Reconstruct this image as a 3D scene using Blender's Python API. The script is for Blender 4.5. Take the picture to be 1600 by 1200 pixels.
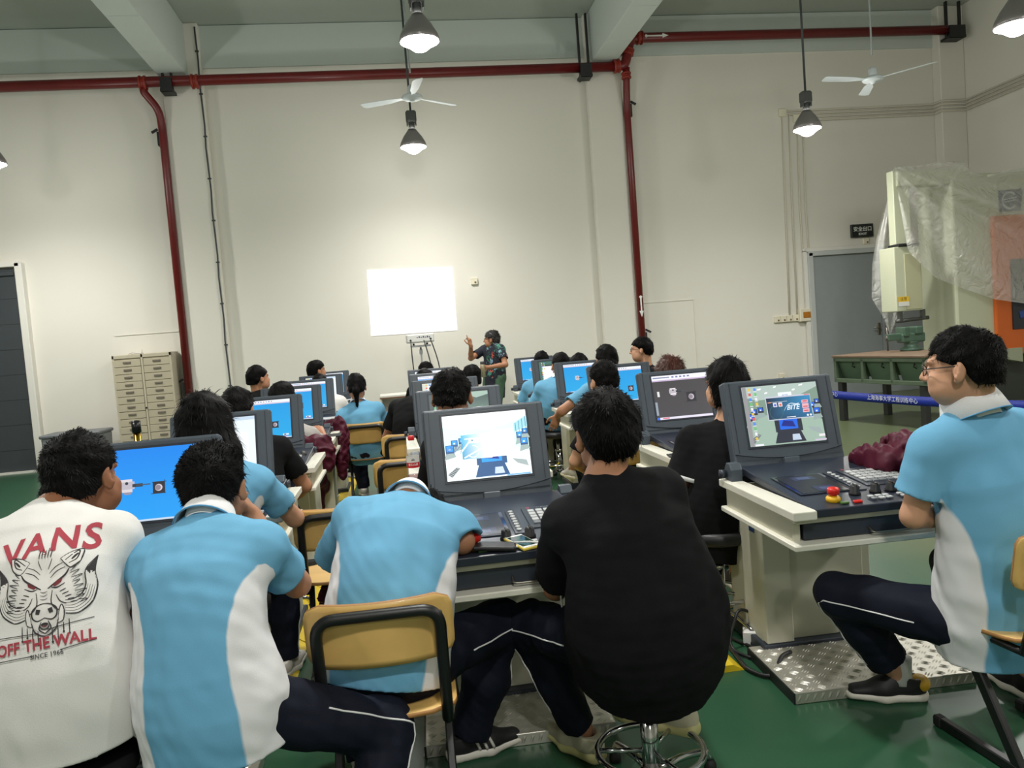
import bpy, bmesh, math, random
import numpy as np
from mathutils import Vector, Matrix, Euler
from mathutils.bvhtree import BVHTree
from mathutils.geometry import tessellate_polygon

for o in list(bpy.data.objects): bpy.data.objects.remove(o)
COL = bpy.context.scene.collection
SC = bpy.context.scene
random.seed(7); RNG = np.random.default_rng(7)
PI = math.pi

# ------------------------------------------------------------------ camera
FPX, YAW, PITCH, ROLL, CAMZ = 1231.5, 0.138424, 0.059988, -0.0776566, 1.45
_c, _s = math.cos, math.sin
FWD = Vector((_s(YAW)*_c(PITCH), _c(YAW)*_c(PITCH), -_s(PITCH)))
_r0 = Vector((_c(YAW), -_s(YAW), 0)); _u0 = _r0.cross(FWD)
RIGHT = _r0*_c(ROLL)+_u0*_s(ROLL); UP = -_r0*_s(ROLL)+_u0*_c(ROLL)
CAM = Vector((0, 0, CAMZ))
cam = bpy.data.cameras.new('camera'); camo = bpy.data.objects.new('camera', cam); COL.objects.link(camo)
camo.matrix_world = Matrix(((RIGHT.x, UP.x, -FWD.x, CAM.x), (RIGHT.y, UP.y, -FWD.y, CAM.y), (RIGHT.z, UP.z, -FWD.z, CAM.z), (0, 0, 0, 1)))
cam.sensor_fit = 'HORIZONTAL'; cam.sensor_width = 36; cam.lens = FPX/1600*36; cam.clip_start = .05; cam.clip_end = 100
SC.camera = camo

def at(px, py, Y):
    "point of the place seen at a photo pixel, at distance Y into the hall"
    d = FWD+RIGHT*((px-800)/FPX)-UP*((py-600)/FPX)
    return CAM+d*(Y/d.y)

# ------------------------------------------------------------------ light
w = bpy.data.worlds.new('world'); SC.world = w; w.use_nodes = True
w.node_tree.nodes['Background'].inputs[0].default_value = (.75, .85, .9, 1)
w.node_tree.nodes['Background'].inputs[1].default_value = .05
SC.view_settings.view_transform = 'Standard'; SC.view_settings.look = 'None'; SC.view_settings.gamma = 1
SC.view_settings.exposure = 0.0
try: SC.view_settings.use_curve_mapping = False
except Exception: pass
SC.cycles.use_denoising = True
SC.cycles.max_bounces = 7; SC.cycles.diffuse_bounces = 4; SC.cycles.glossy_bounces = 3
SC.cycles.transparent_max_bounces = 8; SC.cycles.transmission_bounces = 5
SC.cycles.sample_clamp_indirect = 6
LAMP_POWER = 120
LAMPS = [(.41, 7.13, 4.1), (.42, 10.75, 4.07), (5.4, 9.6, 3.8), (5.65, 6.44, 3.85), (-4.75, 10.6, 4.05),
         (-4.7, 7.0, 4.1), (.41, 3.3, 4.1), (5.6, 2.6, 4.0), (-4.7, 3.3, 4.1), (.41, -.8, 4.1), (5.6, -.8, 4.1), (-4.7, -.8, 4.1), (.41, -4.6, 4.1)]

# ------------------------------------------------------------------ materials
def lin(c):
    return tuple(((v/255)/12.92 if v/255 <= .04045 else ((v/255+.055)/1.055)**2.4) for v in c)
_M = {}
def mat(name, rgb, rough=.6, metal=0., noise=0., nscale=8., bump=0., bscale=60., spec=.5, coat=0., trans=0., alpha=1.):
    if name in _M: return _M[name]
    m = bpy.data.materials.new(name); m.use_nodes = True; nt = m.node_tree; b = nt.nodes['Principled BSDF']
    c = lin(rgb)
    b.inputs['Base Color'].default_value = (*c, 1); b.inputs['Roughness'].default_value = rough; b.inputs['Metallic'].default_value = metal
    b.inputs['Specular IOR Level'].default_value = spec; b.inputs['Coat Weight'].default_value = coat
    b.inputs['Transmission Weight'].default_value = trans; b.inputs['Alpha'].default_value = alpha
    if noise or bump:
        tc = nt.nodes.new('ShaderNodeTexCoord')
    if noise:
        n = nt.nodes.new('ShaderNodeTexNoise'); n.inputs['Scale'].default_value = nscale; n.inputs['Detail'].default_value = 5
        nt.links.new(tc.outputs['Object'], n.inputs['Vector'])
        mx = nt.nodes.new('ShaderNodeMix'); mx.data_type = 'RGBA'
        mx.inputs['A'].default_value = (*[max(0, v*(1-noise)) for v in c], 1); mx.inputs['B'].default_value = (*[min(1, v*(1+noise)) for v in c], 1)
        nt.links.new(n.outputs['Fac'], mx.inputs['Factor']); nt.links.new(mx.outputs['Result'], b.inputs['Base Color'])
    if bump:
        n2 = nt.nodes.new('ShaderNodeTexNoise'); n2.inputs['Scale'].default_value = bscale; n2.inputs['Detail'].default_value = 3
        nt.links.new(tc.outputs['Object'], n2.inputs['Vector'])
        bp = nt.nodes.new('ShaderNodeBump'); bp.inputs['Strength'].default_value = bump; bp.inputs['Distance'].default_value = .01
        nt.links.new(n2.outputs['Fac'], bp.inputs['Height']); nt.links.new(bp.outputs['Normal'], b.inputs['Normal'])
    _M[name] = m; return m
def emit(name, rgb, strength):
    if name in _M: return _M[name]
    m = bpy.data.materials.new(name); m.use_nodes = True; nt = m.node_tree; nt.nodes.clear()
    e = nt.nodes.new('ShaderNodeEmission'); o = nt.nodes.new('ShaderNodeOutputMaterial')
    e.inputs[0].default_value = (*lin(rgb), 1); e.inputs[1].default_value = strength
    nt.links.new(e.outputs[0], o.inputs[0]); _M[name] = m; return m
def attr_emit(name, strength):
    if name in _M: return _M[name]
    m = bpy.data.materials.new(name); m.use_nodes = True; nt = m.node_tree; b = nt.nodes['Principled BSDF']
    a = nt.nodes.new('ShaderNodeAttribute'); a.attribute_name = 'col'
    b.inputs['Base Color'].default_value = (.01, .01, .01, 1); b.inputs['Roughness'].default_value = .35
    nt.links.new(a.outputs['Color'], b.inputs['Emission Color']); b.inputs['Emission Strength'].default_value = strength
    _M[name] = m; return m
def attr_print(name, rough=.6):
    if name in _M: return _M[name]
    m = bpy.data.materials.new(name); m.use_nodes = True; nt = m.node_tree; b = nt.nodes['Principled BSDF']
    a = nt.nodes.new('ShaderNodeAttribute'); a.attribute_name = 'col'
    b.inputs['Roughness'].default_value = rough
    nt.links.new(a.outputs['Color'], b.inputs['Base Color']); _M[name] = m; return m
def two_tone(name, rgbA, rgbB, attr='panel', rough=.85, bump=.12, bscale=350., sheen=.0):
    "cloth that is rgbA, and rgbB where the attribute is above zero"
    if name in _M: return _M[name]
    m = bpy.data.materials.new(name); m.use_nodes = True; nt = m.node_tree; b = nt.nodes['Principled BSDF']
    a = nt.nodes.new('ShaderNodeAttribute'); a.attribute_name = attr
    mr = nt.nodes.new('ShaderNodeMapRange'); mr.inputs['From Min'].default_value = -.003; mr.inputs['From Max'].default_value = .003
    nt.links.new(a.outputs['Fac'], mr.inputs['Value'])
    mx = nt.nodes.new('ShaderNodeMix'); mx.data_type = 'RGBA'
    mx.inputs['A'].default_value = (*lin(rgbA), 1); mx.inputs['B'].default_value = (*lin(rgbB), 1)
    nt.links.new(mr.outputs['Result'], mx.inputs['Factor']); nt.links.new(mx.outputs['Result'], b.inputs['Base Color'])
    b.inputs['Roughness'].default_value = rough; b.inputs['Specular IOR Level'].default_value = .2
    tc = nt.nodes.new('ShaderNodeTexCoord'); n2 = nt.nodes.new('ShaderNodeTexNoise'); n2.inputs['Scale'].default_value = bscale
    nt.links.new(tc.outputs['Object'], n2.inputs['Vector'])
    bp = nt.nodes.new('ShaderNodeBump'); bp.inputs['Strength'].default_value = bump; bp.inputs['Distance'].default_value = .003
    nt.links.new(n2.outputs['Fac'], bp.inputs['Height']); nt.links.new(bp.outputs['Normal'], b.inputs['Normal'])
    _M[name] = m; return m

# ------------------------------------------------------------------ scene graph helpers
def link_mesh(name, me, parent=None, mats=None):
    o = bpy.data.objects.new(name, me); COL.objects.link(o)
    for m in (mats or []): me.materials.append(m)
    if parent is not None: o.parent = parent
    return o
def tag(o, label=None, cat=None, group=None, kind=None):
    if label: o['label'] = label
    if cat: o['category'] = cat
    if group: o['group'] = group
    if kind: o['kind'] = kind
    return o
def empty(name, loc=(0, 0, 0), rz=0., label=None, cat=None, group=None):
    o = bpy.data.objects.new(name, None); COL.objects.link(o); o.empty_display_size = .1
    o.location = loc; o.rotation_euler = (0, 0, rz)
    return tag(o, label, cat, group)
def copy_tree(o, parent=None, skip=None):
    c = o.copy(); COL.objects.link(c)
    if parent is not None: c.parent = parent
    for ch in [x for x in o.children]:
        if skip and ch.name.split('.')[0] == skip: continue
        copy_tree(ch, c, skip)
    return c

class MB:
    "collects shapes of one part; build() links them as ONE mesh"
    def __init__(s): s.bm = bmesh.new(); s.mi = 0
    def _fin(s, vs, M=None, fs=None):
        if M is not None:
            for v in vs: v.co = M @ v.co
        if fs is not None:
            for f in fs: f.material_index = s.mi
    def box(s, c, size, bevel=.0, rot=None, seg=1, taper=None):
        hx, hy, hz = [q/2 for q in size]
        tx, ty = taper or (1, 1)
        P = [(-hx, -hy, -hz), (hx, -hy, -hz), (hx, hy, -hz), (-hx, hy, -hz), (-hx*tx, -hy*ty, hz), (hx*tx, -hy*ty, hz), (hx*tx, hy*ty, hz), (-hx*tx, hy*ty, hz)]
        vs = [s.bm.verts.new(p) for p in P]
        fs = [s.bm.faces.new([vs[i] for i in q]) for q in ((0, 3, 2, 1), (4, 5, 6, 7), (0, 1, 5, 4), (1, 2, 6, 5), (2, 3, 7, 6), (3, 0, 4, 7))]
        if bevel > 0:
            es = list({e for f in fs for e in f.edges})
            r = bmesh.ops.bevel(s.bm, geom=es, offset=min(bevel, .49*min(size)), segments=seg, affect='EDGES', profile=.5, clamp_overlap=True)
            allf = set(); todo = list(r['verts'])
            seen = set(todo)
            while todo:
                v = todo.pop()
                for f in v.link_faces:
                    allf.add(f)
                    for v2 in f.verts:
                        if v2 not in seen: seen.add(v2); todo.append(v2)
            vs = list(seen); fs = list(allf)
        M = Matrix.Translation(Vector(c)) @ ((rot if isinstance(rot, Matrix) else Euler(rot).to_matrix().to_4x4()) if rot is not None else Matrix())
        s._fin(vs, M, fs); return s
    def tube(s, pts, r, seg=10, caps=True, closed=False):
        pts = [Vector(p) for p in pts]; n = len(pts); rs = r if hasattr(r, '__len__') else [r]*n
        ring = []; ref = None
        for i, p in enumerate(pts):
            if closed: t = (pts[(i+1) % n]-pts[i-1])
            else: t = (pts[min(i+1, n-1)]-pts[max(i-1, 0)])
            t = t.normalized() if t.length > 1e-9 else Vector((0, 0, 1))
            if ref is None:
                ref = Vector((0, 0, 1)) if abs(t.z) < .9 else Vector((1, 0, 0))
            u = ref-t*ref.dot(t)
            if u.length < 1e-4: u = t.orthogonal()
            u.normalize(); ref = u; v = t.cross(u)
            ring.append([s.bm.verts.new(p+(u*math.cos(2*PI*k/seg)+v*math.sin(2*PI*k/seg))*rs[i]) for k in range(seg)])
        fs = []
        for i in range(n if closed else n-1):
            A, B = ring[i], ring[(i+1) % n]
            for k in range(seg): fs.append(s.bm.faces.new((A[k], A[(k+1) % seg], B[(k+1) % seg], B[k])))
        if caps and not closed:
            fs.append(s.bm.faces.new(ring[0][::-1])); fs.append(s.bm.faces.new(ring[-1]))
        for f in fs: f.material_index = s.mi; f.smooth = True
        return s
    def cyl(s, a, b, r, seg=20, r2=None):
        return s.tube([a, b], [r, r if r2 is None else r2], seg)
    def lathe(s, prof, c=(0, 0, 0), seg=28, M=None):
        "prof: (radius, z) list"
        ring = []
        vs = []
        for rr, z in prof:
            ring.append([s.bm.verts.new((rr*math.cos(2*PI*k/seg), rr*math.sin(2*PI*k/seg), z)) for k in range(seg)]); vs += ring[-1]
        fs = []
        for A, B in zip(ring, ring[1:]):
            for k in range(seg): fs.append(s.bm.faces.new((A[k], A[(k+1) % seg], B[(k+1) % seg], B[k])))
        fs.append(s.bm.faces.new(ring[0][::-1])); fs.append(s.bm.faces.new(ring[-1]))
        for f in fs: f.smooth = True
        s._fin(vs, (Matrix.Translation(Vector(c)) @ M) if M is not None else Matrix.Translation(Vector(c)), fs); return s
    def prism(s, pts, h, M=None, bevel=0.):
        "polygon in xy extruded from z=0 to z=h"
        a = [s.bm.verts.new((x, y, 0)) for x, y in pts]; b = [s.bm.verts.new((x, y, h)) for x, y in pts]
        n = len(pts); fs = [s.bm.faces.new(a[::-1]), s.bm.faces.new(b)]
        for i in range(n): fs.append(s.bm.faces.new((a[i], a[(i+1) % n], b[(i+1) % n], b[i])))
        if bevel:
            es = [e for e in fs[1].edges]+[e for e in fs[0].edges]
            r = bmesh.ops.bevel(s.bm, geom=es, offset=bevel, segments=2, affect='EDGES', profile=.5)
            seen = set(a+b) & set(s.bm.verts); seen = {v for v in seen if v.is_valid}; todo = list(seen | set(r['verts'])); seen = set(todo)
            while todo:
                v = todo.pop()
                for e in v.link_edges:
                    o = e.other_vert(v)
                    if o not in seen: seen.add(o); todo.append(o)
            vs = list(seen); fs = list({f for v in vs for f in v.link_faces})
        else: vs = a+b
        s._fin(vs, M, fs); return s
    def quadgrid(s, P):
        "P: rows of points, an open sheet"
        V = [[s.bm.verts.new(p) for p in r] for r in P]
        for i in range(len(V)-1):
            for j in range(len(V[0])-1):
                f = s.bm.faces.new((V[i][j], V[i][j+1], V[i+1][j+1], V[i+1][j])); f.smooth = True; f.material_index = s.mi
        return s
    def build(s, name, m, parent=None, smooth=None):
        me = bpy.data.meshes.new(name)
        bmesh.ops.recalc_face_normals(s.bm, faces=s.bm.faces)
        s.bm.to_mesh(me); s.bm.free()
        return link_mesh(name, me, parent, m if isinstance(m, (list, tuple)) else [m])
def struct(name, mb, m):
    o = mb.build(name, m); o['kind'] = 'structure'; return o

def text_polys(body, size, align='CENTER', bold=0.):
    "glyph triangles of a text in its own plane: (verts, faces)"
    cu = bpy.data.curves.new('txt', 'FONT'); cu.body = body; cu.size = size; cu.align_x = align; cu.align_y = 'CENTER'; cu.resolution_u = 3
    cu.offset = bold
    o = bpy.data.objects.new('txt', cu); COL.objects.link(o)
    me = o.evaluated_get(bpy.context.evaluated_depsgraph_get()).to_mesh()
    V = [tuple(v.co) for v in me.vertices]; F = [tuple(p.vertices) for p in me.polygons]
    bpy.data.objects.remove(o); bpy.data.curves.remove(cu)
    return V, F

class Paint:
    "flat artwork (screen picture, label, print): coloured polygons stacked a hair apart, ONE mesh"
    def __init__(s, dz=.00025): s.V = []; s.F = []; s.C = []; s.dz = dz; s.n = 0
    def poly(s, pts, rgb, grad=None, layer=None):
        s.n += 1; z = (s.n if layer is None else layer)*s.dz; b = len(s.V)
        for p in pts: s.V.append((p[0], p[1], z))
        s.F.append(tuple(range(b, b+len(pts))))
        cs = grad if grad else [rgb]*len(pts)
        s.C += [(*lin(c), 1) for c in cs]; return s
    def rect(s, x0, y0, x1, y1, rgb, grad=None, layer=None):
        "grad: colours (bottom, top)"
        g = [grad[0], grad[0], grad[1], grad[1]] if grad else None
        return s.poly([(x0, y0), (x1, y0), (x1, y1), (x0, y1)], rgb, g, layer)
    def disc(s, cx, cy, r, rgb, n=20, ry=None, layer=None):
        return s.poly([(cx+r*math.cos(2*PI*k/n), cy+(ry or r)*math.sin(2*PI*k/n)) for k in range(n)], rgb, layer=layer)
    def line(s, pts, wd, rgb, layer=None):
        if layer is None: s.n += 1; layer = s.n
        pts = [Vector(p[:2]) for p in pts]
        ws = wd if hasattr(wd, '__len__') else [wd]*len(pts)
        L = []; R = []
        for i, p in enumerate(pts):
            t = (pts[min(i+1, len(pts)-1)]-pts[max(i-1, 0)]); t = t.normalized() if t.length else Vector((1, 0))
            nrm = Vector((-t.y, t.x))*ws[i]/2; L.append(p+nrm); R.append(p-nrm)
        for i in range(len(pts)-1):
            s.poly([R[i], R[i+1], L[i+1], L[i]], rgb, layer=layer)
        return s
    def text(s, body, cx, cy, size, rgb, sx=1., rot=0., align='CENTER', bold=0., shear=0., layer=None):
        V, F = text_polys(body, size, align, bold); s.n += 1; z = (s.n if layer is None else layer)*s.dz; b = len(s.V)
        c, n = math.cos(rot), math.sin(rot)
        for v in V:
            x, y = v[0]*sx+v[1]*shear, v[1]
            s.V.append((cx+x*c-y*n, cy+x*n+y*c, z))
        s.F += [tuple(b+i for i in f) for f in F]; s.C += [(*lin(rgb), 1)]*len(V); return s
    def refine(s, L):
        "cut every polygon into triangles with edges under L, so that the print can follow a curved cloth"
        V = []; F = []; C = []
        for f in s.F:
            pts = [Vector(s.V[i]) for i in f]; c = s.C[f[0]]
            todo = [tuple(pts[i] for i in t) for t in tessellate_polygon([[Vector((p.x, p.y, 0)) for p in pts]])] if len(pts) > 3 else [tuple(pts)]
            while todo:
                t = todo.pop(); e = [(t[i]-t[(i+1) % 3]).length for i in range(3)]; k = e.index(max(e))
                if e[k] > L:
                    a, b, d = t[k], t[(k+1) % 3], t[(k+2) % 3]; m = (a+b)/2; todo += [(a, m, d), (m, b, d)]
                else:
                    n = len(V); V += [tuple(p) for p in t]; F.append((n, n+1, n+2)); C += [c]*3
        s.V, s.F, s.C = V, F, C; return s
    def build(s, name, m, parent=None, M=None, warp=None):
        me = bpy.data.meshes.new(name)
        V = s.V
        if warp: V = [warp(v) for v in V]
        if M is not None: V = [tuple(M @ Vector(v)) for v in V]
        me.from_pydata(V, [], s.F); me.update()
        a = me.color_attributes.new('col', 'FLOAT_COLOR', 'POINT')
        a.data.foreach_set('color', np.array(s.C, dtype=np.float32).ravel())
        return link_mesh(name, me, parent, [m])

def frame(o, x, z):
    "matrix from origin, x direction and z (normal) direction"
    x = Vector(x).normalized(); z = Vector(z); z = (z-x*z.dot(x)).normalized(); y = z.cross(x)
    return Matrix(((x.x, y.x, z.x, o[0]), (x.y, y.y, z.y, o[1]), (x.z, y.z, z.z, o[2]), (0, 0, 0, 1)))
def arc(c, r, a0, a1, n, u=(1, 0, 0), v=(0, 1, 0)):
    u = Vector(u); v = Vector(v); c = Vector(c)
    return [c+u*r*math.cos(a0+(a1-a0)*k/n)+v*r*math.sin(a0+(a1-a0)*k/n) for k in range(n+1)]
def fillet(pts, r, n=6):
    "round the inner corners of a polyline"
    pts = [Vector(p) for p in pts]; out = [pts[0]]
    for a, b, c in zip(pts, pts[1:], pts[2:]):
        d1 = (a-b); d2 = (c-b); q = min(r, d1.length*.49, d2.length*.49)
        p1 = b+d1.normalized()*q; p2 = b+d2.normalized()*q
        for k in range(n+1):
            t = k/n; out.append(p1*(1-t)**2+b*2*t*(1-t)+p2*t*t)
    return out+[pts[-1]]
# ================================================================== the hall
D = 12.55                                     # distance of the back wall
XR, XL, YB, ZC = 9.85, -9.5, -8.0, 6.42
def wallmat(name, rgb):
    return mat(name, rgb, .85, noise=.035, nscale=.7, bump=.05, bscale=9, spec=.25)
WALL = wallmat('wall_paint', (223, 220, 210)); WALL2 = wallmat('beam_paint', (198, 206, 201)); CEIL = wallmat('ceiling_paint', (178, 185, 177))
FLOOR = mat('green_epoxy', (40, 80, 56), .32, noise=.15, nscale=1.3, bump=.03, bscale=5, spec=.45)
# base colour shifts to olive toward the right of the floor
nt = FLOOR.node_tree; bs = nt.nodes['Principled BSDF']; src = bs.inputs['Base Color'].links[0].from_socket
tc = nt.nodes.new('ShaderNodeTexCoord'); sx = nt.nodes.new('ShaderNodeSeparateXYZ'); nt.links.new(tc.outputs['Object'], sx.inputs[0])
nz = nt.nodes.new('ShaderNodeTexNoise'); nz.inputs['Scale'].default_value = .9; nt.links.new(tc.outputs['Object'], nz.inputs['Vector'])
ad = nt.nodes.new('ShaderNodeMath'); ad.operation = 'ADD'; nt.links.new(sx.outputs['X'], ad.inputs[0]); nt.links.new(nz.outputs['Fac'], ad.inputs[1])
mr = nt.nodes.new('ShaderNodeMapRange'); mr.inputs['From Min'].default_value = 2.9; mr.inputs['From Max'].default_value = 3.5; nt.links.new(ad.outputs[0], mr.inputs['Value'])
mx = nt.nodes.new('ShaderNodeMix'); mx.data_type = 'RGBA'; mx.inputs['B'].default_value = (*lin((88, 98, 70)), 1); nt.links.new(src, mx.inputs['A']); nt.links.new(mr.outputs['Result'], mx.inputs['Factor']); nt.links.new(mx.outputs['Result'], bs.inputs['Base Color'])
b = MB(); b.box(((XL+XR)/2, (YB+D)/2, -.1), (XR-XL+.4, D-YB+.4, .2)); struct('floor', b, FLOOR)
b = MB(); b.box(((XL+XR)/2, D+.1, ZC/2), (XR-XL+.4, .2, ZC)); struct('wall_back', b, WALL)
b = MB(); b.box((XR+.1, (YB+D)/2, ZC/2), (.2, D-YB, ZC)); struct('wall_right', b, WALL)
b = MB(); b.box((XL-.1, (YB+D)/2, ZC/2), (.2, D-YB, ZC)); struct('wall_left', b, WALL)
b = MB(); b.box(((XL+XR)/2, YB-.1, ZC/2), (XR-XL+.4, .2, ZC)); struct('wall_rear', b, WALL)
b = MB(); b.box(((XL+XR)/2, (YB+D)/2, ZC+.1), (XR-XL+.4, D-YB+.4, .2)); struct('ceiling', b, CEIL)
# ring beam along the wall top and its lower lip
b = MB(); b.box(((XL+XR)/2, D-.02, 6.1), (XR-XL, .04, .62)); struct('trim_1', b, WALL2)
# columns with chamfered beams running to the back
for i, (x0, x1) in enumerate(((-3.12, -2.54), (3.3, 3.86))):
    b = MB(); b.box(((x0+x1)/2, D-.07, ZC/2), (x1-x0, .14, ZC), .012); struct('wall_column', b, WALL)
b = MB(); b.box((9.62, D-.1, ZC/2), (.46, .2, ZC), .012); struct('wall_column', b, WALL)
for i, xc in enumerate((-2.93, 3.56)):
    b = MB(); b.box((xc, (D-5)/2+.0, 6.02), (.4 if i < 2 else .3, D+5, .78), .01); 
    for yy in np.arange(1.0, 12, 1.15):       # formwork seams left in the paint
        b.box((xc, yy, 5.628), (.38 if i < 2 else .28, .012, .006))
    struct('ceiling_beam', b, WALL2)
b = MB(); b.box(((XL+XR)/2, 6.9, 6.2), (XR-XL, .3, .5)); struct('ceiling_beam', b, WALL2)
# sealed recesses: faint raised edges in the wall paint
b = MB(); b.box((-3.72, D-.006, 1.92), (.93, .012, .012)); b.box((-3.26, D-.006, 1.1), (.012, .012, 1.65)); struct('trim_2', b, WALL)
b = MB(); b.box((4.42, D-.006, 1.83), (.95, .012, .014)); b.box((4.88, D-.006, .95), (.014, .012, 1.75)); struct('trim_3', b, WALL)

# ------------------------------------------------------------------ doors
DOORL = mat('charcoal_door', (58, 64, 68), .55, noise=.05); FRAME = mat('white_frame', (222, 220, 212), .5); DOORR = mat('grey_door', (150, 156, 158), .5, noise=.04)
STEEL = mat('brushed_steel', (150, 145, 135), .35, metal=.9); BLACK = mat('black_plastic', (22, 22, 24), .5); CREAM = mat('cream_plastic', (224, 218, 196), .5)
dl = empty('door_1', (-6.9, D-.03, 0)); dl['kind'] = 'structure'
b = MB(); b.box((0, 0, 1.5), (2.95, .05, 3.0)); b.box((0, -.03, 2.93), (2.9, .05, .07), .01)
for k in range(7): b.box((0, -.027, .35+k*.37), (2.9, .006, .006))
b.build('door_leaf', DOORL, dl)
b = MB(); b.box((1.53, -.03, 1.54), (.1, .13, 3.08), .008); b.box((-.0, -.03, 3.06), (3.1, .13, .08), .008); b.build('door_frame', FRAME, dl)
b = MB(); b.box((0, -.05, .015), (2.95, .06, .03)); b.build('door_sill', FRAME, dl)
p = Paint(); p.rect(-.2, -.28, .21, .28, (235, 240, 242)); p.rect(-.2, .2, .21, .28, (60, 140, 190))
nt = p.build('paper_notice', attr_print('printed_paper'), None, frame(tuple(at(-30, 468, D-.085)), (1, 0, 0), (0, -1, 0)))
tag(nt, 'white paper notice with blue heading stuck on the charcoal door at left', 'notice')
dr = empty('door_2', (8.2, D-.04, 0)); dr['kind'] = 'structure'
for s in (-1, 1):
    b = MB(); b.box((s*.615, 0, 1.2), (1.22, .05, 2.4), .004); lf = b.build('door_leaf', DOORR, dr)
    b = MB(); b.box((s*.07, -.035, 1.1), (.05, .02, .2), .004); b.tube(fillet([(s*.07, -.05, 1.12), (s*.07, -.09, 1.12), (s*.2, -.09, 1.12)], .02), .011, 8); b.build('door_handle', STEEL, lf)
b = MB()
for s in (-1, 1): b.box((s*1.27, -.02, 1.23), (.09, .12, 2.46), .006)
b.box((0, -.02, 2.44), (2.6, .12, .08), .006); b.build('door_frame', mat('grey_door_frame', (186, 190, 188), .5), dr)
b = MB(); b.box((-1.345, -.015, 1.25), (.06, .06, 2.5), .004); b.box((0, -.015, 2.51), (2.75, .06, .06), .004); b.build('door_casing', FRAME, dr)

# ------------------------------------------------------------------ fire pipes
RED = mat('red_pipe_paint', (104, 22, 22), .35, noise=.25, nscale=6); COUP = mat('orange_red_coupling', (140, 40, 26), .45, noise=.25, nscale=14)
IRON = mat('black_iron', (30, 30, 32), .5); WHITEP = mat('white_paint', (225, 225, 220), .6)
def pipe(name, label, pts, r, couplings=(), rf=.16):
    root = empty(name, tuple(pts[0]), 0, label, 'pipe'); o = Vector(pts[0])
    b = MB(); b.tube(fillet([Vector(p)-o for p in pts], rf, 7), r, 16); b.build('pipe_run', RED, root)
    for c, d in couplings:
        c = Vector(c)-o; d = Vector(d).normalized(); b = MB(); b.cyl(c-d*.05, c+d*.05, r*1.22, 16); b.cyl(c-d*.045, c-d*.02, r*1.4, 16); b.cyl(c+d*.02, c+d*.045, r*1.4, 16)
        s = d.orthogonal().normalized(); b.box(tuple(c+Vector((0, 0, 1))*0+s*r*1.45), (.05, .05, .05), .01)
        b.build('pipe_coupling', COUP, root)
    return root
zp = 5.5; yp = D-.34
p1 = pipe('fire_pipe', 'long dark red fire pipe across the wall from the left edge to the right column', [(-9.4, yp, zp), (3.72, yp, zp+.03)], .075, [((-3.32, yp, zp), (1, 0, 0)), ((-2.6, yp, zp), (1, 0, 0))])
p2 = pipe('fire_pipe', 'dark red fire pipe with white arrow running right of the right column to the corner', [(3.72, yp, zp+.03), (3.88, yp, zp+.05), (3.98, yp, zp+.42), (4.12, yp, zp+.46), (9.66, yp, zp+.46)], .075, [((3.74, yp, zp+.035), (1, 0, .1)), ((3.93, yp, zp+.25), (.3, 0, 1)), ((4.14, yp, zp+.46), (1, 0, 0))])
def arrow_mark(parent, o, x, z, L=.34, name='arrow_mark'):
    p = Paint(); h = L/2
    p.poly([(-h, -.012), (h-.1, -.012), (h-.1, -.036), (h, 0), (h-.1, .036), (h-.1, .012), (-h, .012), (-h-.03, .03), (-h-.05, 0), (-h-.03, -.03)], (225, 225, 220))
    return p.build(name, attr_print('printed_paper'), parent, frame(o, x, z))
arrow_mark(p2, Vector((4.42, yp-.078, zp+.46))-p2.location, (1, 0, 0), (0, -1, 0))
p3 = pipe('fire_pipe', 'dark red fire pipe dropping down the wall left of the left column', [(-3.32, yp, zp-.07), (-3.32, yp, zp-.13), (-3.16, yp+.1, zp-.36), (-3.16, yp+.16, zp-.6), (-3.16, yp+.16, .3)], .055, [], .12)
p4 = pipe('fire_pipe', 'dark red fire pipe dropping down beside the right column, white arrow near its foot', [(3.9, yp+.02, zp+.02), (3.9, yp+.08, zp-.3), (3.91, yp+.16, zp-.6), (3.91, yp+.16, .3)], .055, [((3.9, yp+.05, zp-.1), (0, .1, 1))], .12)
arrow_mark(p4, Vector((3.91, yp+.16-.058, 1.75))-p4.location, (0, 0, -1), (0, -1, 0), .3)
def bracket(label, x, y, z0, z1, xs=(-.05, .05), depth=.16):
    root = empty('pipe_bracket', (x, y, z0), 0, label, 'bracket')
    for s in xs:
        b = MB(); b.box((s, .0, (z1-z0)/2), (.03, .05, z1-z0)); b.build('hanger_bar', IRON, root)
    b = MB(); b.box((0, .0, -.02), (abs(xs[1]-xs[0])+.05, .24, .04)); b.box((0, -.1, .06), (abs(xs[1]-xs[0])+.04, .03, .2)); b.box((0, (D-y)/2, .03), (.03, D-y, .03)); b.build('saddle', IRON, root)
    return root
bracket('black iron pipe hanger with two tall bars left of the right beam', 3.22, yp, zp-.1, zp+.85, (-.07, .07))
bracket('black iron pipe hanger in the right corner holding the pipe end', 9.55, yp, zp+.34, ZC, (-.12, .12))
bracket('short black iron pipe clamp under the left beam', -2.98, yp, zp-.12, zp+.22, (-.06, .06))
def clamp(label, x, z, s):
    root = empty('pipe_clip', (x, D, z), 0, label, 'clip'); b = MB(); b.box((s*.07, -.09, 0), (.03, .18, .2)); b.build('clip_plate', IRON, root)
    b = MB(); b.box((s*.12, -.14, .12), (.1, .03, .03), rot=(0, s*.5, 0)); b.build('clip_tongue', IRON, root)
clamp('black clip high on the left drop pipe', -3.16, 4.75, -1); clamp('black clip high on the right drop pipe', 3.91, 4.9, 1)
clamp('black clip low on the left drop pipe', -3.16, 1.05, -1); clamp('black clip low on the right drop pipe', 3.91, 1.25, 1)
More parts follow.
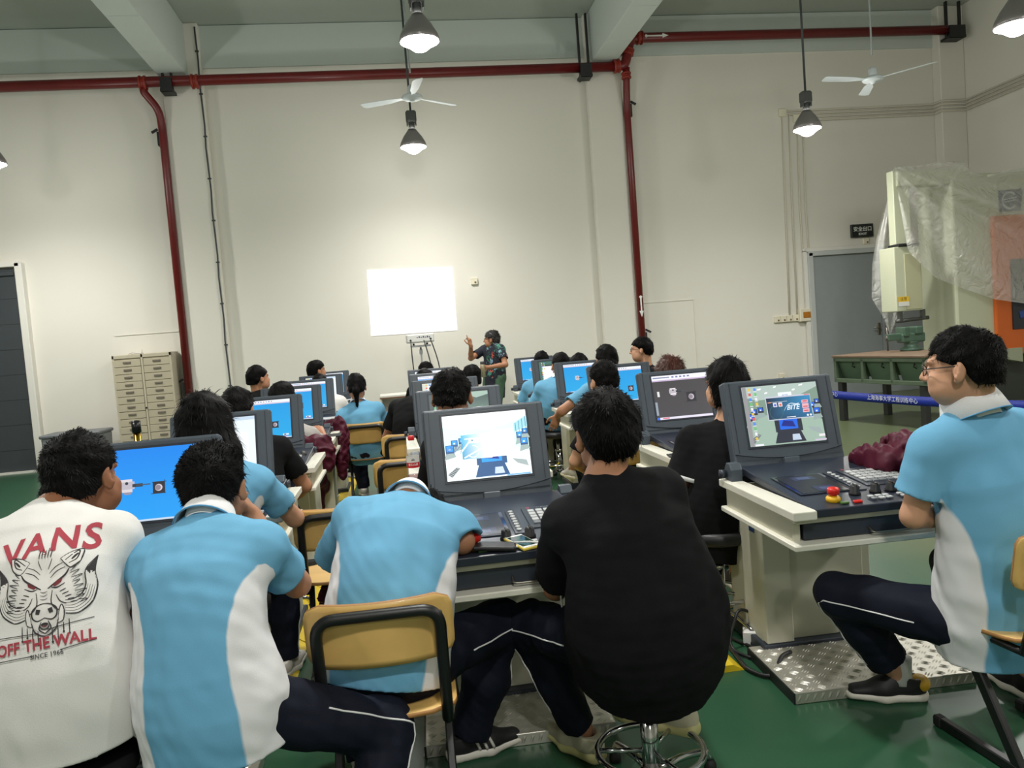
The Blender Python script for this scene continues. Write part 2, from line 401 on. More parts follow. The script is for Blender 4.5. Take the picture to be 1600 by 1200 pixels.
# thin dark cable down the left column
b = MB(); pts = [(-2.57, D-.16, 6.35)]+[(-2.57+.008*math.sin(k*2.1), D-.155, 6.2-k*.32) for k in range(19)]; b.tube(pts, .011, 6)
for k in range(10): b.box((-2.57, D-.15, 6.0-k*.62), (.05, .03, .02))
tag(b.build('wall_cable', mat('dark_cable', (60, 64, 64), .6)), 'thin dark cable clipped down the left column', 'cable')

# ------------------------------------------------------------------ conduits on the right
COND = mat('white_conduit', (206, 200, 184), .5, noise=.08, nscale=30)
ct = empty('cable_conduit', (6.7, D, 4.75), 0, 'bundle of cream cable conduits running along the right corner and down to the sockets', 'conduit'); o = Vector((6.7, D, 4.75))
for k in range(4):
    dz = -k*.055; xs = 6.55+(0, .12, .26, .36)[k]
    b = MB(); top = 4.82+dz
    path = [(xs+.02*k, D-.025, 1.55 if k > 1 else 1.45), (xs+.03, D-.025, 3.2), (xs+.06, D-.025, top), (9.35, D-.025, top+.02), (9.36, D-.225, top+.02), (9.82, D-.23, top+.02), (9.82, 2.0, top+.02)]
    b.tube([Vector(q)-o for q in path], .017, 6); b.build('conduit', COND, ct)
for x, z in ((6.62, 4.8), (6.87, 4.7)):
    b = MB(); b.box(Vector((x, D-.03, z))-o, (.13, .05, .13), .01); b.build('junction_box', CREAM, ct)
def gang(label, x, z, n, dx=.11):
    root = empty('wall_socket', (x, D-.02, z), 0, label, 'socket')
    for k in range(n):
        b = MB(); b.box((k*dx, 0, 0), (dx-.004, .05, .11), .008); q = b.build('socket_plate', CREAM, root)
        b = MB(); b.box((k*dx+.015, -.027, -.02), (.03, .006, .03), .003); b.build('socket_holes', mat('brown_plastic', (120, 96, 70), .5), q)
    return root
gang('row of four cream wall sockets left of the grey door', 6.32, 1.39, 4)
gang('single cream wall socket low on the wall beside the grey door frame', 6.35, .42, 1)
gang('small cream wall plate right of the projected picture', 1.27, 2.37, 1)
gang('small cream socket under the exit sign', 8.0, 2.6, 1)
root = empty('switch_box', (6.79, D-.06, 1.43), 0, 'cream switch box with an amber window at the grey door frame', 'box')
b = MB(); b.box((0, 0, 0), (.2, .1, .22), .012); b.build('box_body', CREAM, root); b = MB(); b.box((.02, -.055, 0), (.13, .012, .1), .004); b.build('amber_window', mat('amber_plastic', (176, 112, 34), .3), root)
# exit sign
root = empty('exit_sign', (7.93, D-.03, 2.78), 0, 'black exit sign with white characters over the grey door', 'sign')
b = MB(); b.box((0, 0, 0), (.4, .05, .22), .006); b.build('sign_case', mat('sign_black', (34, 38, 36), .4), root)
p = Paint(); p.rect(-.18, -.09, .18, .09, (28, 32, 30)); p.text('安全出口', 0, .022, .085, (232, 236, 230), bold=.0012); p.text('EXIT', 0, -.058, .05, (232, 236, 230), sx=1.5, bold=.001)
p.build('sign_face', attr_print('printed_sign', .4), root, frame((0, -.0262, 0), (1, 0, 0), (0, -1, 0)))

# ------------------------------------------------------------------ high bay lamps
DKM = mat('lamp_housing', (74, 76, 76), .5); SHADE = mat('lamp_shade_aluminium', (150, 146, 146), .35, metal=.6); GLOW = emit('lamp_glow', (255, 250, 245), 28); ROD = mat('dark_rod', (62, 68, 70), .5)
names = ['high bay lamp hanging centrally over the middle desks, nearest of those in view', 'high bay lamp hanging in front of the wall below the middle fan', 'high bay lamp hanging left of the right ceiling fan', 'high bay lamp at the top right edge above the wrapped machine']
for i, (x, y, z) in enumerate(LAMPS):
    # z is the rim of the shade
    root = empty('high_bay_lamp', (x, y, z), 0, names[i] if i < 4 else 'high bay lamp of the same row outside the picture', 'lamp', None if i < 4 else 'high bay lamps outside the picture')
    b = MB(); b.lathe([(.175, .0), (.18, .005), (.165, .06), (.12, .14), (.075, .2), (.05, .235), (.048, .23), (.072, .195), (.117, .135), (.16, .058), (.172, .0)], seg=32); b.build('lamp_shade', SHADE, root)
    b = MB(); b.cyl((0, 0, .23), (0, 0, .33), .04, 16); b.box((0, 0, .4), (.14, .11, .15), .02); b.box((-.055, 0, .31), (.02, .07, .06), .005); b.box((.055, 0, .31), (.02, .07, .06), .005); b.build('ballast_box', DKM, root)
    b = MB(); b.cyl((0, 0, .47), (0, 0, ZC-z), .014, 10); b.build('hanging_rod', ROD, root)
    b = MB(); b.lathe([(.02, -.09), (.06, -.075), (.11, -.035), (.17, -.004), (.168, .004), (.1, .02), (.03, .03)], seg=28); g = b.build('lamp_lens', GLOW, root)
    g.visible_shadow = True
    for kind, en in (('SPOT', LAMP_POWER*2.2), ('POINT', LAMP_POWER*.5)):
        L = bpy.data.lights.new('lamp_light', kind); L.energy = en; L.color = (1, .98, .93); L.shadow_soft_size = .14
        if kind == 'SPOT': L.spot_size = math.radians(176); L.spot_blend = 1.0
        lo = bpy.data.objects.new('lamp_light', L); COL.objects.link(lo); lo.parent = root; lo.location = (0, 0, -.16)

# ------------------------------------------------------------------ ceiling fans
FANW = mat('fan_white', (200, 208, 210), .4)
def fan(label, x, y, z, a0, R=.62):
    root = empty('ceiling_fan', (x, y, z), 0, label, 'fan')
    b = MB(); b.lathe([(.0, -.05), (.03, -.045), (.035, -.03), (.11, -.02), (.13, .0), (.12, .02), (.09, .035), (.02, .04)], seg=32); b.build('motor', FANW, root)
    b = MB(); b.lathe([(.05, .04), (.055, .05), (.05, .12), (.03, .15), (.012, .155)], seg=24); b.build('canopy_cup', FANW, root)
    b = MB(); b.cyl((0, 0, .3), (0, 0, ZC-z), .011, 10); b.build('down_rod', mat('fan_rod', (150, 156, 156), .4), root)
    for k in range(3):
        a = a0+k*2*PI/3; M = Matrix.Rotation(a, 4, 'Z') @ Matrix.Rotation(math.radians(11), 4, 'X')
        b = MB(); b.prism([(.1, -.02), (.2, -.03), (.3, -.055), (R-.04, -.065), (R, -.03), (R, .05), (R-.03, .06), (.3, .05), (.2, .03), (.1, .02)], .006, M); b.build('fan_blade', FANW, root)
fan('white ceiling fan hanging between the two middle lamps', .42, 9.9, 4.46, math.radians(155), .68)
fan('white ceiling fan hanging at right near the wall corner', 6.08, 9.2, 4.27, math.radians(187), .72)

# ------------------------------------------------------------------ glowing projection panel, projector
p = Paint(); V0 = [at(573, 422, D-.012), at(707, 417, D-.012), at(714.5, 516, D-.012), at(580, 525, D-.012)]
me = bpy.data.meshes.new('projection_glow_panel'); me.from_pydata([tuple(v) for v in (V0[3], V0[2], V0[1], V0[0])]+[tuple(Vector(v)+Vector((0, .008, 0))) for v in (V0[3], V0[2], V0[1], V0[0])], [], [(0, 1, 2, 3), (7, 6, 5, 4), (0, 4, 5, 1), (1, 5, 6, 2), (2, 6, 7, 3), (3, 7, 4, 0)])
sc = link_mesh('projection_glow_panel', me, None, [emit('projection_glow', (255, 255, 255), 1.35)])  # thin slab gives off light itself, imitating the projector's beam on the wall
tag(sc, 'glowing white panel imitating the projected picture on the back wall above the projector', 'projection')
root = empty('projector', (.32, D-.75, 1.46), math.radians(3), 'white projector on a pole stand below the projected picture', 'projector')
PW = mat('projector_white_plastic', (214, 214, 210), .5)
b = MB(); b.box((0, 0, .07), (.4, .3, .13), .02, seg=2); b.build('projector_body', PW, root)
p = Paint()
for k in range(7): p.rect(-.06+k*.03, .0, -.04+k*.03, .012+.012*(k % 2), (50, 60, 110))
p.disc(-.15, -.03, .015, (30, 30, 30)); p.rect(.13, -.03, .16, -.01, (40, 40, 40)); p.build('port_panel', attr_print('printed_sign', .4), root, frame((0, -.1502, .075), (1, 0, 0), (0, -1, 0)))
for s in (-1, 1):
    b = MB(); b.cyl((s*.1, 0, 0), (s*.1, 0, -.03), .015); b.build('projector_foot', BLACK, root)
root = empty('projector_stand', (.32, D-.75, 0), 0, 'grey pole stand carrying the projector', 'stand')
b = MB(); b.cyl((0, 0, .05), (0, 0, .9), .02); b.cyl((0, 0, .9), (0, 0, 1.4), .014); b.box((0, 0, 1.33), (.05, .05, .07), .005); b.build('pole', mat('stand_grey', (178, 182, 186), .4, metal=.3), root)
b = MB(); b.box((0, 0, 1.416), (.3, .22, .026), .004); b.build('stand_plate', mat('stand_grey', (0, 0, 0)), root)
for k in range(3):
    a = k*2*PI/3+.4; b = MB(); b.tube([(0, 0, .3), (.4*math.cos(a), .4*math.sin(a), .015)], .012); b.build('tripod_leg', mat('stand_grey', (0, 0, 0)), root)
for nm, lab, x0, x1, bow in (('projector_cable', 'dark cable hanging from the left end of the projector', .18, .24, -.02), ('projector_cable', 'thin grey cable hanging behind the projector pole', .37, .56, .05), ('projector_cable', 'dark cable hanging from the right end of the projector', .47, .68, .07)):
    b = MB(); b.tube([(x0+(x1-x0)*t+bow*math.sin(PI*t)*math.cos(t*3), D-.93, 1.5-1.46*t) for t in np.linspace(0, 1, 14)], .009, 6); tag(b.build(nm, mat('dark_cable', (60, 64, 64))), lab, 'cable')

# ------------------------------------------------------------------ drawer cabinet
CAB = mat('putty_metal', (188, 180, 158), .5, noise=.05, nscale=4); CABD = mat('putty_drawer', (182, 173, 150), .48, noise=.05, nscale=6); CABS = mat('putty_side', (166, 152, 138), .5)
cx0, cx1, cy, cz = -4.12, -3.3, D-.42, 1.62
root = empty('drawer_cabinet', ((cx0+cx1)/2, cy+.2, 0), 0, 'putty coloured metal cabinet of two columns of small drawers by the left pipe', 'cabinet'); W = cx1-cx0
b = MB(); b.box((0, .012, cz/2), (W, .38, cz), .006); b.build('cabinet_body', CAB, root)
b = MB(); b.box((0, -.19, cz-.03), (W, .03, .05), .003)
for x in (-W/2+.015, 0, W/2-.015): b.box((x, -.19, cz/2), (.03, .03, cz), .003)
b.build('cabinet_frame', CAB, root)
n = 14; dh = (cz-.1)/n
for c in range(2):
    xc = (-W/4, W/4)[c]
    for k in range(n):
        zc = cz-.07-dh*(k+.5); b = MB(); off = random.choice((0, 0, .004))
        b.box((xc, -.192-off, zc), (W/2-.04, .03, dh-.007), .003); dd = b.build('drawer', CABD, root)
        b = MB(); b.box((xc+.0, -.212-off, zc+.008), (.11, .014, .03), .004); b.build('drawer_handle', mat('handle_grey', (112, 104, 92), .4), dd)
b = MB(); b.cyl((0, -.2, .83), (0, -.216, .83), .012); b.build('lock', BLACK, root)
b = MB(); b.tube([(-3.92, cy+.1, cz+.006), (-3.86, cy+.12, cz+.03), (-3.8, cy+.1, cz+.012), (-3.74, cy+.12, cz+.014), (-3.72, cy+.1, cz+.06)], .006, 6); b.box((-3.8, cy+.12, cz+.008), (.16, .1, .012), .004)
tag(b.build('wire_tray', mat('pale_wire', (196, 192, 184), .4)), 'small pale wire tray lying on top of the drawer cabinet', 'tray')
# dark grey bin by the door
root = empty('storage_bin', (-4.62, D-.62, 0), 0, 'grey lidded bin standing between the charcoal door and the drawer cabinet', 'bin')
GB = mat('grey_bin', (122, 126, 128), .5); b = MB(); b.box((0, 0, .27), (.72, .5, .54), .02, taper=(1.06, 1.06)); b.build('bin_body', GB, root)
b = MB(); b.box((0, 0, .56), (.8, .56, .05), .015); b.build('bin_lid', mat('grey_bin_lid', (104, 108, 112), .5), root)
# ================================================================== training consoles
SHELL = mat('slate_plastic', (68, 77, 86), .45, noise=.06, nscale=20); SHELLD = mat('slate_plastic_dark', (44, 50, 60), .4); PANEL = mat('panel_navy', (40, 46, 58), .35)
CRM = mat('cream_enamel', (222, 220, 206), .45, noise=.03, nscale=3); CRMD = mat('cream_enamel_body', (206, 204, 184), .5, noise=.04, nscale=3)
KEY = mat('key_white', (186, 188, 188), .45); KEYG = mat('key_grey', (120, 124, 128), .4); GLASS = mat('dark_display', (34, 36, 48), .08, spec=.6)
REDB = mat('red_button', (206, 36, 28), .3); YELB = mat('yellow_ring', (226, 176, 30), .4)
SCR = attr_emit('screen_picture', 1.12); SCRB = attr_emit('screen_picture_bright', 1.4)
SW, SH = .345, .265                            # picture size

def chuck(p, x, y, r, body=(214, 208, 214), dark=(52, 56, 64)):
    "the turning chuck and tool block the simulator shows"
    p.rect(x-r, y-r*.9, x+r*.6, y+r*.9, body); p.rect(x-r*1.25, y-r*.5, x+r*.9, y+r*.55, (186, 180, 190)); p.disc(x-r*.15, y+r*.35, r*.22, dark, 12)
    p.poly([(x-r*.6, y-r*.9), (x+r*.6, y-r*.9), (x+r*.3, y-r*1.25), (x-r*.4, y-r*1.25)], (150, 142, 156)); p.rect(x+r*.6, y-r*.25, x+r*2.0, y+r*.2, dark); p.rect(x+r*1.1, y-.08*r, x+r*3.0, y+.08*r, (70, 82, 96))
def tool_square(p, x, y, r, dark=(48, 46, 54), ring=(206, 196, 206)):
    p.rect(x-r, y-r, x+r, y+r, dark); p.line([(x-r*1.3, y-r), (x+r*1.15, y-r)], r*.12, dark); p.line([(x+r, y-r*1.1), (x+r, y+r*1.3)], r*.12, dark); p.line([(x-r*1.1, y+r), (x+r*1.3, y+r)], r*.12, dark)
    p.disc(x, y, r*.62, ring, 22); p.disc(x-r*.12, y, r*.47, (142, 130, 142), 20)
def scr_blue(v=0):
    p = Paint(.0001); w, h = SW, SH
    p.rect(0, 0, w, h, None, grad=((36, 158, 238), (24, 132, 232)) if v == 2 else ((30, 166, 226), (22, 150, 222)))
    if v != 2:
        p.rect(0, h*.93, w, h, (232, 238, 246)); p.rect(0, h*.9, w, h*.93, (206, 196, 214)); p.rect(w*.02, h*.955, w*.3, h*.975, (150, 160, 190))
        for k in range(7): p.rect(w*(.34+k*.05), h*.95, w*(.36+k*.05), h*.975, ((226, 80, 90), (120, 150, 220), (90, 110, 130))[k % 3])
    p.rect(0, 0, w, h*.025, (196, 214, 232)); p.rect(w*.02, h*.003, w*.12, h*.022, (60, 90, 190)); p.rect(w*.84, h*.06, w*.95, h*.1, (230, 234, 240)); p.rect(w*.86, h*.067, w*.9, h*.093, (60, 70, 80)); p.rect(w*.82, h*.03, w*.93, h*.042, (210, 60, 120))
    cx = (.36, .3, .29)[v % 3]; chuck(p, w*cx, h*.5, w*(.075 if v == 2 else .06)); tool_square(p, w*(.72, .7, .6)[v % 3], h*(.44, .35, .44)[v % 3], w*.06)
    return p
def scr_dark():
    p = Paint(.0001); w, h = SW, SH
    p.rect(0, 0, w, h, None, grad=((74, 72, 76), (66, 64, 66))); p.rect(0, h*.9, w, h, (238, 238, 246)); p.rect(0, h*.87, w, h*.9, (196, 176, 206)); p.rect(w*.02, h*.94, w*.32, h*.965, (120, 130, 160))
    for k in range(5): p.rect(w*(.36+k*.07), h*.935, w*(.4+k*.07), h*.97, (120, 124, 170))
    p.rect(0, 0, w, h*.05, (226, 220, 236)); p.rect(0, 0, w*.05, h*.05, (60, 110, 220)); p.rect(w*.1, .005, w*.22, h*.04, (220, 90, 110))
    chuck(p, w*.36, h*.62, w*.065, (232, 222, 228), (30, 30, 30)); tool_square(p, w*.66, h*.47, w*.08, (44, 42, 48), (196, 190, 200)); p.rect(w*.06, h*.52, w*.1, h*.64, (226, 226, 226)); p.rect(0, h*.1, w*.04, h*.4, (150, 160, 170))
    return p
def room_wall(p, w, h, wall, floor_, ceil, acc):
    p.rect(0, 0, w, h, ceil); p.poly([(0, h*.83), (w*.18, h*.76), (w*.72, h*.78), (w, h*.92), (w, h*.3), (0, h*.3)], wall)
    p.poly([(0, 0), (w, 0), (w, h*.36), (w*.7, h*.5), (w*.25, h*.5), (0, h*.36)], floor_)
    for x, y, s in ((.2, .93, .05), (.42, .95, .035), (.29, .86, .04), (.66, .88, .04), (.76, .95, .05)):
        p.poly([(w*x, h*y), (w*(x+s), h*(y+.005)), (w*(x+s*1.2), h*(y+.03)), (w*(x+.01), h*(y+.025))], (255, 255, 255))
def desk_scene(p, w, h, wall, floor_, ceil, dark, blue):
    room_wall(p, w, h, wall, floor_, ceil, dark)
    for x, y, s in ((.08, .52, .08), (.17, .55, .075), (.01, .42, .1), (.86, .56, .08), (.93, .62, .07), (.9, .45, .09)):
        p.rect(w*x, h*y, w*(x+s), h*(y+s*1.25), dark); p.rect(w*(x+.012), h*(y+.03), w*(x+s-.012), h*(y+s*1.15), blue); p.rect(w*(x+s*.35), h*(y+s*.45), w*(x+s*.6), h*(y+s*.75), (220, 228, 240)); p.poly([(w*(x-.02), h*(y-.1)), (w*(x+s+.02), h*(y-.06)), (w*(x+s), h*y), (w*x, h*y)], (150, 168, 166))
    p.poly([(w*.33, h*.02), (w*.74, h*.02), (w*.69, h*.2), (w*.38, h*.2)], dark); p.rect(w*.36, h*.2, w*.72, h*.42, dark); p.rect(w*.42, h*.24, w*.66, h*.41, blue); p.poly([(w*.44, h*.3), (w*.63, h*.27), (w*.6, h*.37), (w*.48, h*.39)], (30, 40, 130)); p.poly([(w*.56, h*.05), (w*.68, h*.05), (w*.66, h*.15), (w*.57, h*.15)], (190, 206, 226))
    p.poly([(w*.01, h*.1), (w*.12, h*.2), (w*.16, h*.18), (w*.06, h*.05)], (90, 100, 104)); p.poly([(w*.78, h*.26), (w*.95, h*.22), (w*.97, h*.12), (w*.84, h*.18)], (156, 170, 170))
    for k in range(6): p.line([(w*(.02+k*.02), h*(.11+.015*k)), (w*(.07+k*.015), h*(.07+.02*k))], .0012, (220, 226, 226))
def icons(p, w, h):
    cl = ((226, 190, 80), (90, 140, 230), (230, 230, 236), (220, 90, 80), (110, 190, 120))
    for k in range(11):
        for c in range(2 if k < 4 else 1):
            x, y = w*(.075+c*.075), h*(.95-k*.082); p.rect(x, y-.007, x+.011, y+.005, cl[(k*3+c) % 5]); p.rect(x-.002, y-.0115, x+.013, y-.0085, (220, 224, 228))
def scr_desktop():
    p = Paint(.0001); w, h = SW, SH
    desk_scene(p, w, h, (126, 150, 134), (158, 182, 166), (176, 194, 186), (44, 48, 60), (34, 104, 226)); p.rect(0, 0, w*.05, h, (150, 148, 152))
    icons(p, w, h); p.rect(w*.46, h*.76, w*.64, h*.86, (236, 240, 246)); p.text('BITE', w*.55, h*.8, .014, (60, 120, 190), shear=.3)
    p.rect(w*.28, h*.4, w*.88, h*.8, (196, 200, 214)); p.poly([(w*.29, h*.415), (w*.875, h*.415), (w*.875, h*.775), (w*.29, h*.775)], None, grad=[(32, 52, 76), (40, 104, 150), (50, 140, 190), (30, 40, 62)]); p.rect(w*.8, h*.78, w*.87, h*.795, (210, 110, 110))
    p.line([(w*.4+.03*math.cos(t), h*.53+.03*math.sin(t)) for t in np.linspace(0, 6.28, 26)], .0022, (60, 110, 112))
    p.rect(w*.32, h*.7, w*.56, h*.706, (200, 206, 216)); p.rect(w*.3, h*.692, w*.345, h*.704, (230, 150, 110))
    for x in (.37, .44): p.rect(w*x, h*.62, w*(x+.05), h*.69, (226, 226, 236)); p.rect(w*(x+.01), h*.63, w*(x+.04), h*.67, (90, 110, 200) if x < .4 else (226, 110, 90))
    p.text('BITE', w*.63, h*.59, .03, (226, 240, 250), shear=.35, bold=.0006); p.line([(w*(.5+.016*k), h*(.545+.012*k+.05*math.sin(k*.35))) for k in range(14)], [.0008+.00022*k for k in range(14)], (230, 244, 252))
    for y0, y1 in ((.65, .7), (.56, .64), (.49, .55)): p.poly([(w*.745, h*y0), (w*.83, h*y0), (w*.835, h*y1), (w*.75, h*y1)], (236, 176, 186)); p.rect(w*.76, h*(y0+.02), w*.82, h*(y0+.035), (190, 50, 70))
    p.rect(w*.52, h*.428, w*.64, h*.44, (236, 240, 246)); p.disc(w*.8, h*.44, .005, (230, 236, 240), 12); p.disc(w*.84, h*.44, .005, (230, 236, 240), 12)
    p.rect(w*.05, 0, w*.16, h*.03, (232, 232, 240)); p.rect(w*.84, h*.005, w*.99, h*.03, (206, 190, 214)); p.rect(w*.9, h*.07, w*.98, h*.11, (232, 226, 230))
    return p
def scr_bright():
    p = Paint(.0001); w, h = SW, SH
    desk_scene(p, w, h, (206, 244, 240), (240, 254, 254), (250, 255, 255), (44, 84, 130), (40, 150, 240))
    p.poly([(w*.2, h*.31), (w*.55, h*.3), (w*.55, h*.69), (w*.2, h*.68)], None, grad=[(66, 150, 190), (240, 252, 255), (250, 255, 255), (70, 176, 214)]); p.rect(w*.55, h*.31, w*.82, h*.72, (255, 255, 255)); p.rect(w*.43, h*.74, w*.63, h*.9, (250, 254, 255)); p.line([(w*.12, h*.32), (w*.3, h*.58), (w*.4, h*.62)], .006, (232, 246, 250)); p.line([(w*.22, h*.33), (w*.44, h*.46), (w*.55, h*.5)], .005, (232, 246, 250))
    p.rect(w*.29, h*.55, w*.41, h*.63, (238, 250, 252)); p.rect(w*.24, h*.61, w*.45, h*.625, (238, 250, 252)); p.disc(w*.33, h*.59, .004, (90, 140, 170), 10); p.line([(w*(.33+.07*math.cos(t)), h*(.42+.09*math.sin(t))) for t in np.linspace(-2.6, 1.6, 16)], .0035, (226, 244, 248))
    p.poly([(w*.84, h*.66), (w, h*.74), (w, h*.9), (w*.84, h*.79)], (150, 206, 226)); 
    for k in range(4): p.line([(w*(.86+k*.04), h*.66), (w*(.86+k*.04), h*(.8+.03*k))], .002, (40, 90, 120))
    for k in range(9): p.line([(w*(.02+.02*k), h*(.4+.03*(k % 4))), (w*(.05+.02*k), h*(.5+.02*(k % 3)))], .002, (50, 100, 160))
    p.rect(w*.7, 0, w*.98, h*.022, (110, 170, 220)); p.rect(w*.4, .002, w*.6, h*.02, (200, 224, 240))
    return p
def scr_green():
    p = Paint(.0001); w, h = SW, SH
    p.rect(0, 0, w, h, None, grad=((140, 172, 156), (54, 74, 74))); p.poly([(0, 0), (w*.55, 0), (w*.6, h), (0, h)], (64, 82, 84)); p.poly([(w*.58, h*.95), (w*.8, h*.86), (w, h*.92), (w, h), (w*.6, h)], (160, 186, 172)); icons(p, w, h)
    p.poly([(w*.5, h*.9), (w*.6, h*.93), (w*.62, h*.97), (w*.52, h*.95)], (250, 255, 255)); p.poly([(w*.6, h*.2), (w*.9, h*.3), (w*.9, h*.7), (w*.6, h*.6)], (96, 128, 118)); p.rect(w*.86, h*.1, w*.98, h*.2, (226, 230, 240)); p.rect(0, 0, w, h*.03, (196, 204, 226))
    return p
def scr_white():
    p = Paint(.0001); w, h = SW, SH
    p.rect(0, 0, w, h, (232, 242, 246)); p.rect(0, h*.93, w, h, (196, 214, 232)); p.rect(w*.08, h*.1, w*.5, h*.8, (214, 228, 226)); p.rect(0, 0, w*.12, h, (206, 210, 196)); icons(p, w, h); p.rect(w*.5, h*.05, w*.9, h*.7, (246, 250, 252))
    return p
def scr_list():
    p = Paint(.0001); w, h = SW, SH
    p.rect(0, 0, w, h, (70, 110, 100)); p.rect(w*.1, h*.2, w, h*.8, (242, 240, 246)); p.rect(w*.1, h*.8, w, h*.86, (40, 60, 60)); icons(p, w, h); p.rect(0, 0, w, h*.05, (50, 120, 80))
    return p
SCREENS = dict(blue=lambda: scr_blue(0), blue_b=lambda: scr_blue(1), blue_big=lambda: scr_blue(2), dark=scr_dark, desktop=scr_desktop, bright=scr_bright, green=scr_green, white=scr_white, list=scr_list)

TILT = math.radians(15)
MONM = Matrix.Translation((0, .0, .79)) @ Matrix.Rotation(-TILT, 4, 'X')      # monitor frame: x right, z up the housing, front toward -y
def build_station(lite=False):
    root = empty('training_console', (0, 0, 0))
    # pedestal
    b = MB(); b.box((.05, .11, .35), (.50, .34, .60), .004); b.box((-.14, .09, .35), (.12, .38, .58), .004); b.box((.05, -.062, .34), (.42, .012, .56), .003); pd = b.build('pedestal', CRMD, root)
    b = MB(); b.box((.05, .1, .035), (.54, .42, .05), .004); b.build('plinth', SHELLD, root)
    if not lite:
        p = Paint(); p.rect(-.03, -.02, .03, .02, (48, 74, 128)); p.rect(-.022, -.008, .022, .008, (74, 104, 160)); p.build('switch_plate', attr_print('printed_sign', .4), pd, frame((-.2005, .0, .545), (0, -1, 0), (-1, 0, 0)))
        p = Paint(); p.rect(-.03, -.045, .03, .045, (196, 194, 176)); p.rect(-.012, .015, .012, .035, (30, 30, 30)); p.disc(-.004, -.03, .007, (40, 120, 70)); p.rect(-.02, -.005, -.008, .002, (60, 60, 60)); p.build('power_plate', attr_print('printed_sign', .4), pd, frame((.262, -.0685, .56), (1, 0, 0), (0, -1, 0)))
    # tray: lower slab, body, side rims
    b = MB(); b.box((.03, -.32, .635), (.70, .70, .022), .004); b.build('lower_shelf', CRM, root)
    b = MB(); b.box((-.285, -.30, .69), (.03, .62, .1), .003); b.box((.345, -.30, .69), (.03, .62, .1), .003); b.box((.03, -.01, .69), (.62, .03, .1)); b.box((.03, -.62, .727), (.66, .03, .03), .004); b.build('desk_body', CRMD, root)
    for x in (-.29, .35):
        b = MB(); b.prism([(-.035, -.68), (.05 if x < 0 else .035, -.68), (.05 if x < 0 else .035, -.66), (.035, .02), (-.035, .02)], .032, Matrix.Translation((x, 0, .735)), .004)
        b.build('desk_rim', CRM, root)
    b = MB(); b.box((.03, -.60, .68), (.585, .04, .062), .004); dw = b.build('keyboard_drawer', SHELLD, root)
    if not lite:
        b = MB(); b.tube(fillet([(-.02, -.62, .675), (-.02, -.65, .66), (.12, -.65, .66), (.12, -.62, .675)], .015), .004, 6); b.build('drawer_pull', STEEL, dw)
    # sloped control panel
    PM = Matrix.Translation((.03, -.66, .735)) @ Matrix.Rotation(math.radians(4.5), 4, 'X')
    b = MB(); b.prism([(-.27, 0), (.29, 0), (.29, .66), (-.27, .66)], .03, PM, .004); pn = b.build('control_panel', PANEL, root)
    z = .0305
    def pb(lx, ly, sx, sy, h, m, name, bevel=.002, parent=None):
        b = MB(); b.box((0, 0, 0), (sx, sy, h), bevel); 
        for v in b.bm.verts: v.co = PM @ (v.co+Vector((lx, ly, z+h/2)))
        return b.build(name, m, parent or root)
    pb(-.13, .30, .21, .26, .004, GLASS, 'panel_display')
    p = Paint(); p.rect(-.09, -.12, .09, .12, (30, 32, 44)); p.rect(-.04, .05, .05, .1, (70, 84, 128)); p.rect(-.02, .06, .03, .09, (120, 140, 190)); p.rect(-.02, -.11, .06, -.04, (56, 66, 122)); p.rect(.0, -.09, .04, -.06, (110, 128, 186)); p.build('display_picture', attr_emit('panel_glow', .35), root, PM @ Matrix.Translation((-.13, .30, z+.0045)))
    pb(.005, .30, .036, .27, .004, SHELLD, 'softkey_strip'); ks = pb(.155, .33, .21, .24, .004, SHELLD, 'keypad_plate')
    def keys(name, m, items, h=.006):
        b = MB()
        for lx, ly, sx, sy in items: b.box((lx, ly, z+h/2+.003), (sx, sy, h), 0 if lite else .0015)
        for v in b.bm.verts: v.co = PM @ v.co
        return b.build(name, m, root)
    if lite:
        keys('keypad_keys', KEY, [(.155, .35, .17, .13)]); keys('button_rows', KEY, [(.08, .06, .3, .035)])
    else:
        for k in range(8):
            b = MB(); b.cyl((.005, .20+k*.03, z+.004), (.005, .20+k*.03, z+.009), .009, 12)
            for v in b.bm.verts: v.co = PM @ v.co
            b.build('softkey', KEY, root)
        for r in range(5):
            for c in range(6):
                if r == 0 and c != 4: keys('key', KEYG, [(.08+c*.03, .26, .024, .022)]); continue
                keys('key', KEY, [(.08+c*.03, .26+r*.034, .024, .024)])
        p = Paint(); p.text('ALPHA', .0, 0, .016, (150, 156, 170)); p.disc(-.055, 0, .008, (150, 60, 80), 12); p.build('maker_print', attr_print('printed_sign', .4), root, PM @ Matrix.Translation((.13, .438, z+.0045)))
        for r in range(2):
            for c in range(11):
                if c in (3,): continue
                keys('button', KEY if (c+r*2) % 7 else (REDB if c > 6 else KEYG), [(-.02+c*.028, .045+r*.026, .021, .017)])
    for k, lx in enumerate((-.05, .03, .09, .15, .24)):
        b = MB(); b.lathe([(.021, 0), (.021, .008), (.017, .012), (.016, .032), (.012, .036)], (0, 0, 0), 16)
        if not lite: b.box((0, 0, .034), (.006, .03, .012), .002)
        for v in b.bm.verts: v.co = PM @ (v.co+Vector((lx, .125, z)))
        b.build('rotary_knob', BLACK, root)
    b = MB(); b.lathe([(.026, 0), (.026, .012), (.022, .018), (.012, .022)], (0, 0, 0), 20)
    for v in b.bm.verts: v.co = PM @ (v.co+Vector((-.16, .075, z)))
    eb = b.build('button_collar', YELB, root)
    b = MB(); b.lathe([(.012, .018), (.012, .024), (.021, .028), (.022, .044), (.018, .05), (.004, .052)], (0, 0, 0), 20)
    for v in b.bm.verts: v.co = PM @ (v.co+Vector((-.16, .075, z)))
    b.build('emergency_button', REDB, root)
    pb(-.14, .035, .03, .018, .008, mat('green_button', (60, 96, 40), .4), 'start_button'); pb(-.09, .035, .03, .018, .008, REDB, 'stop_button')
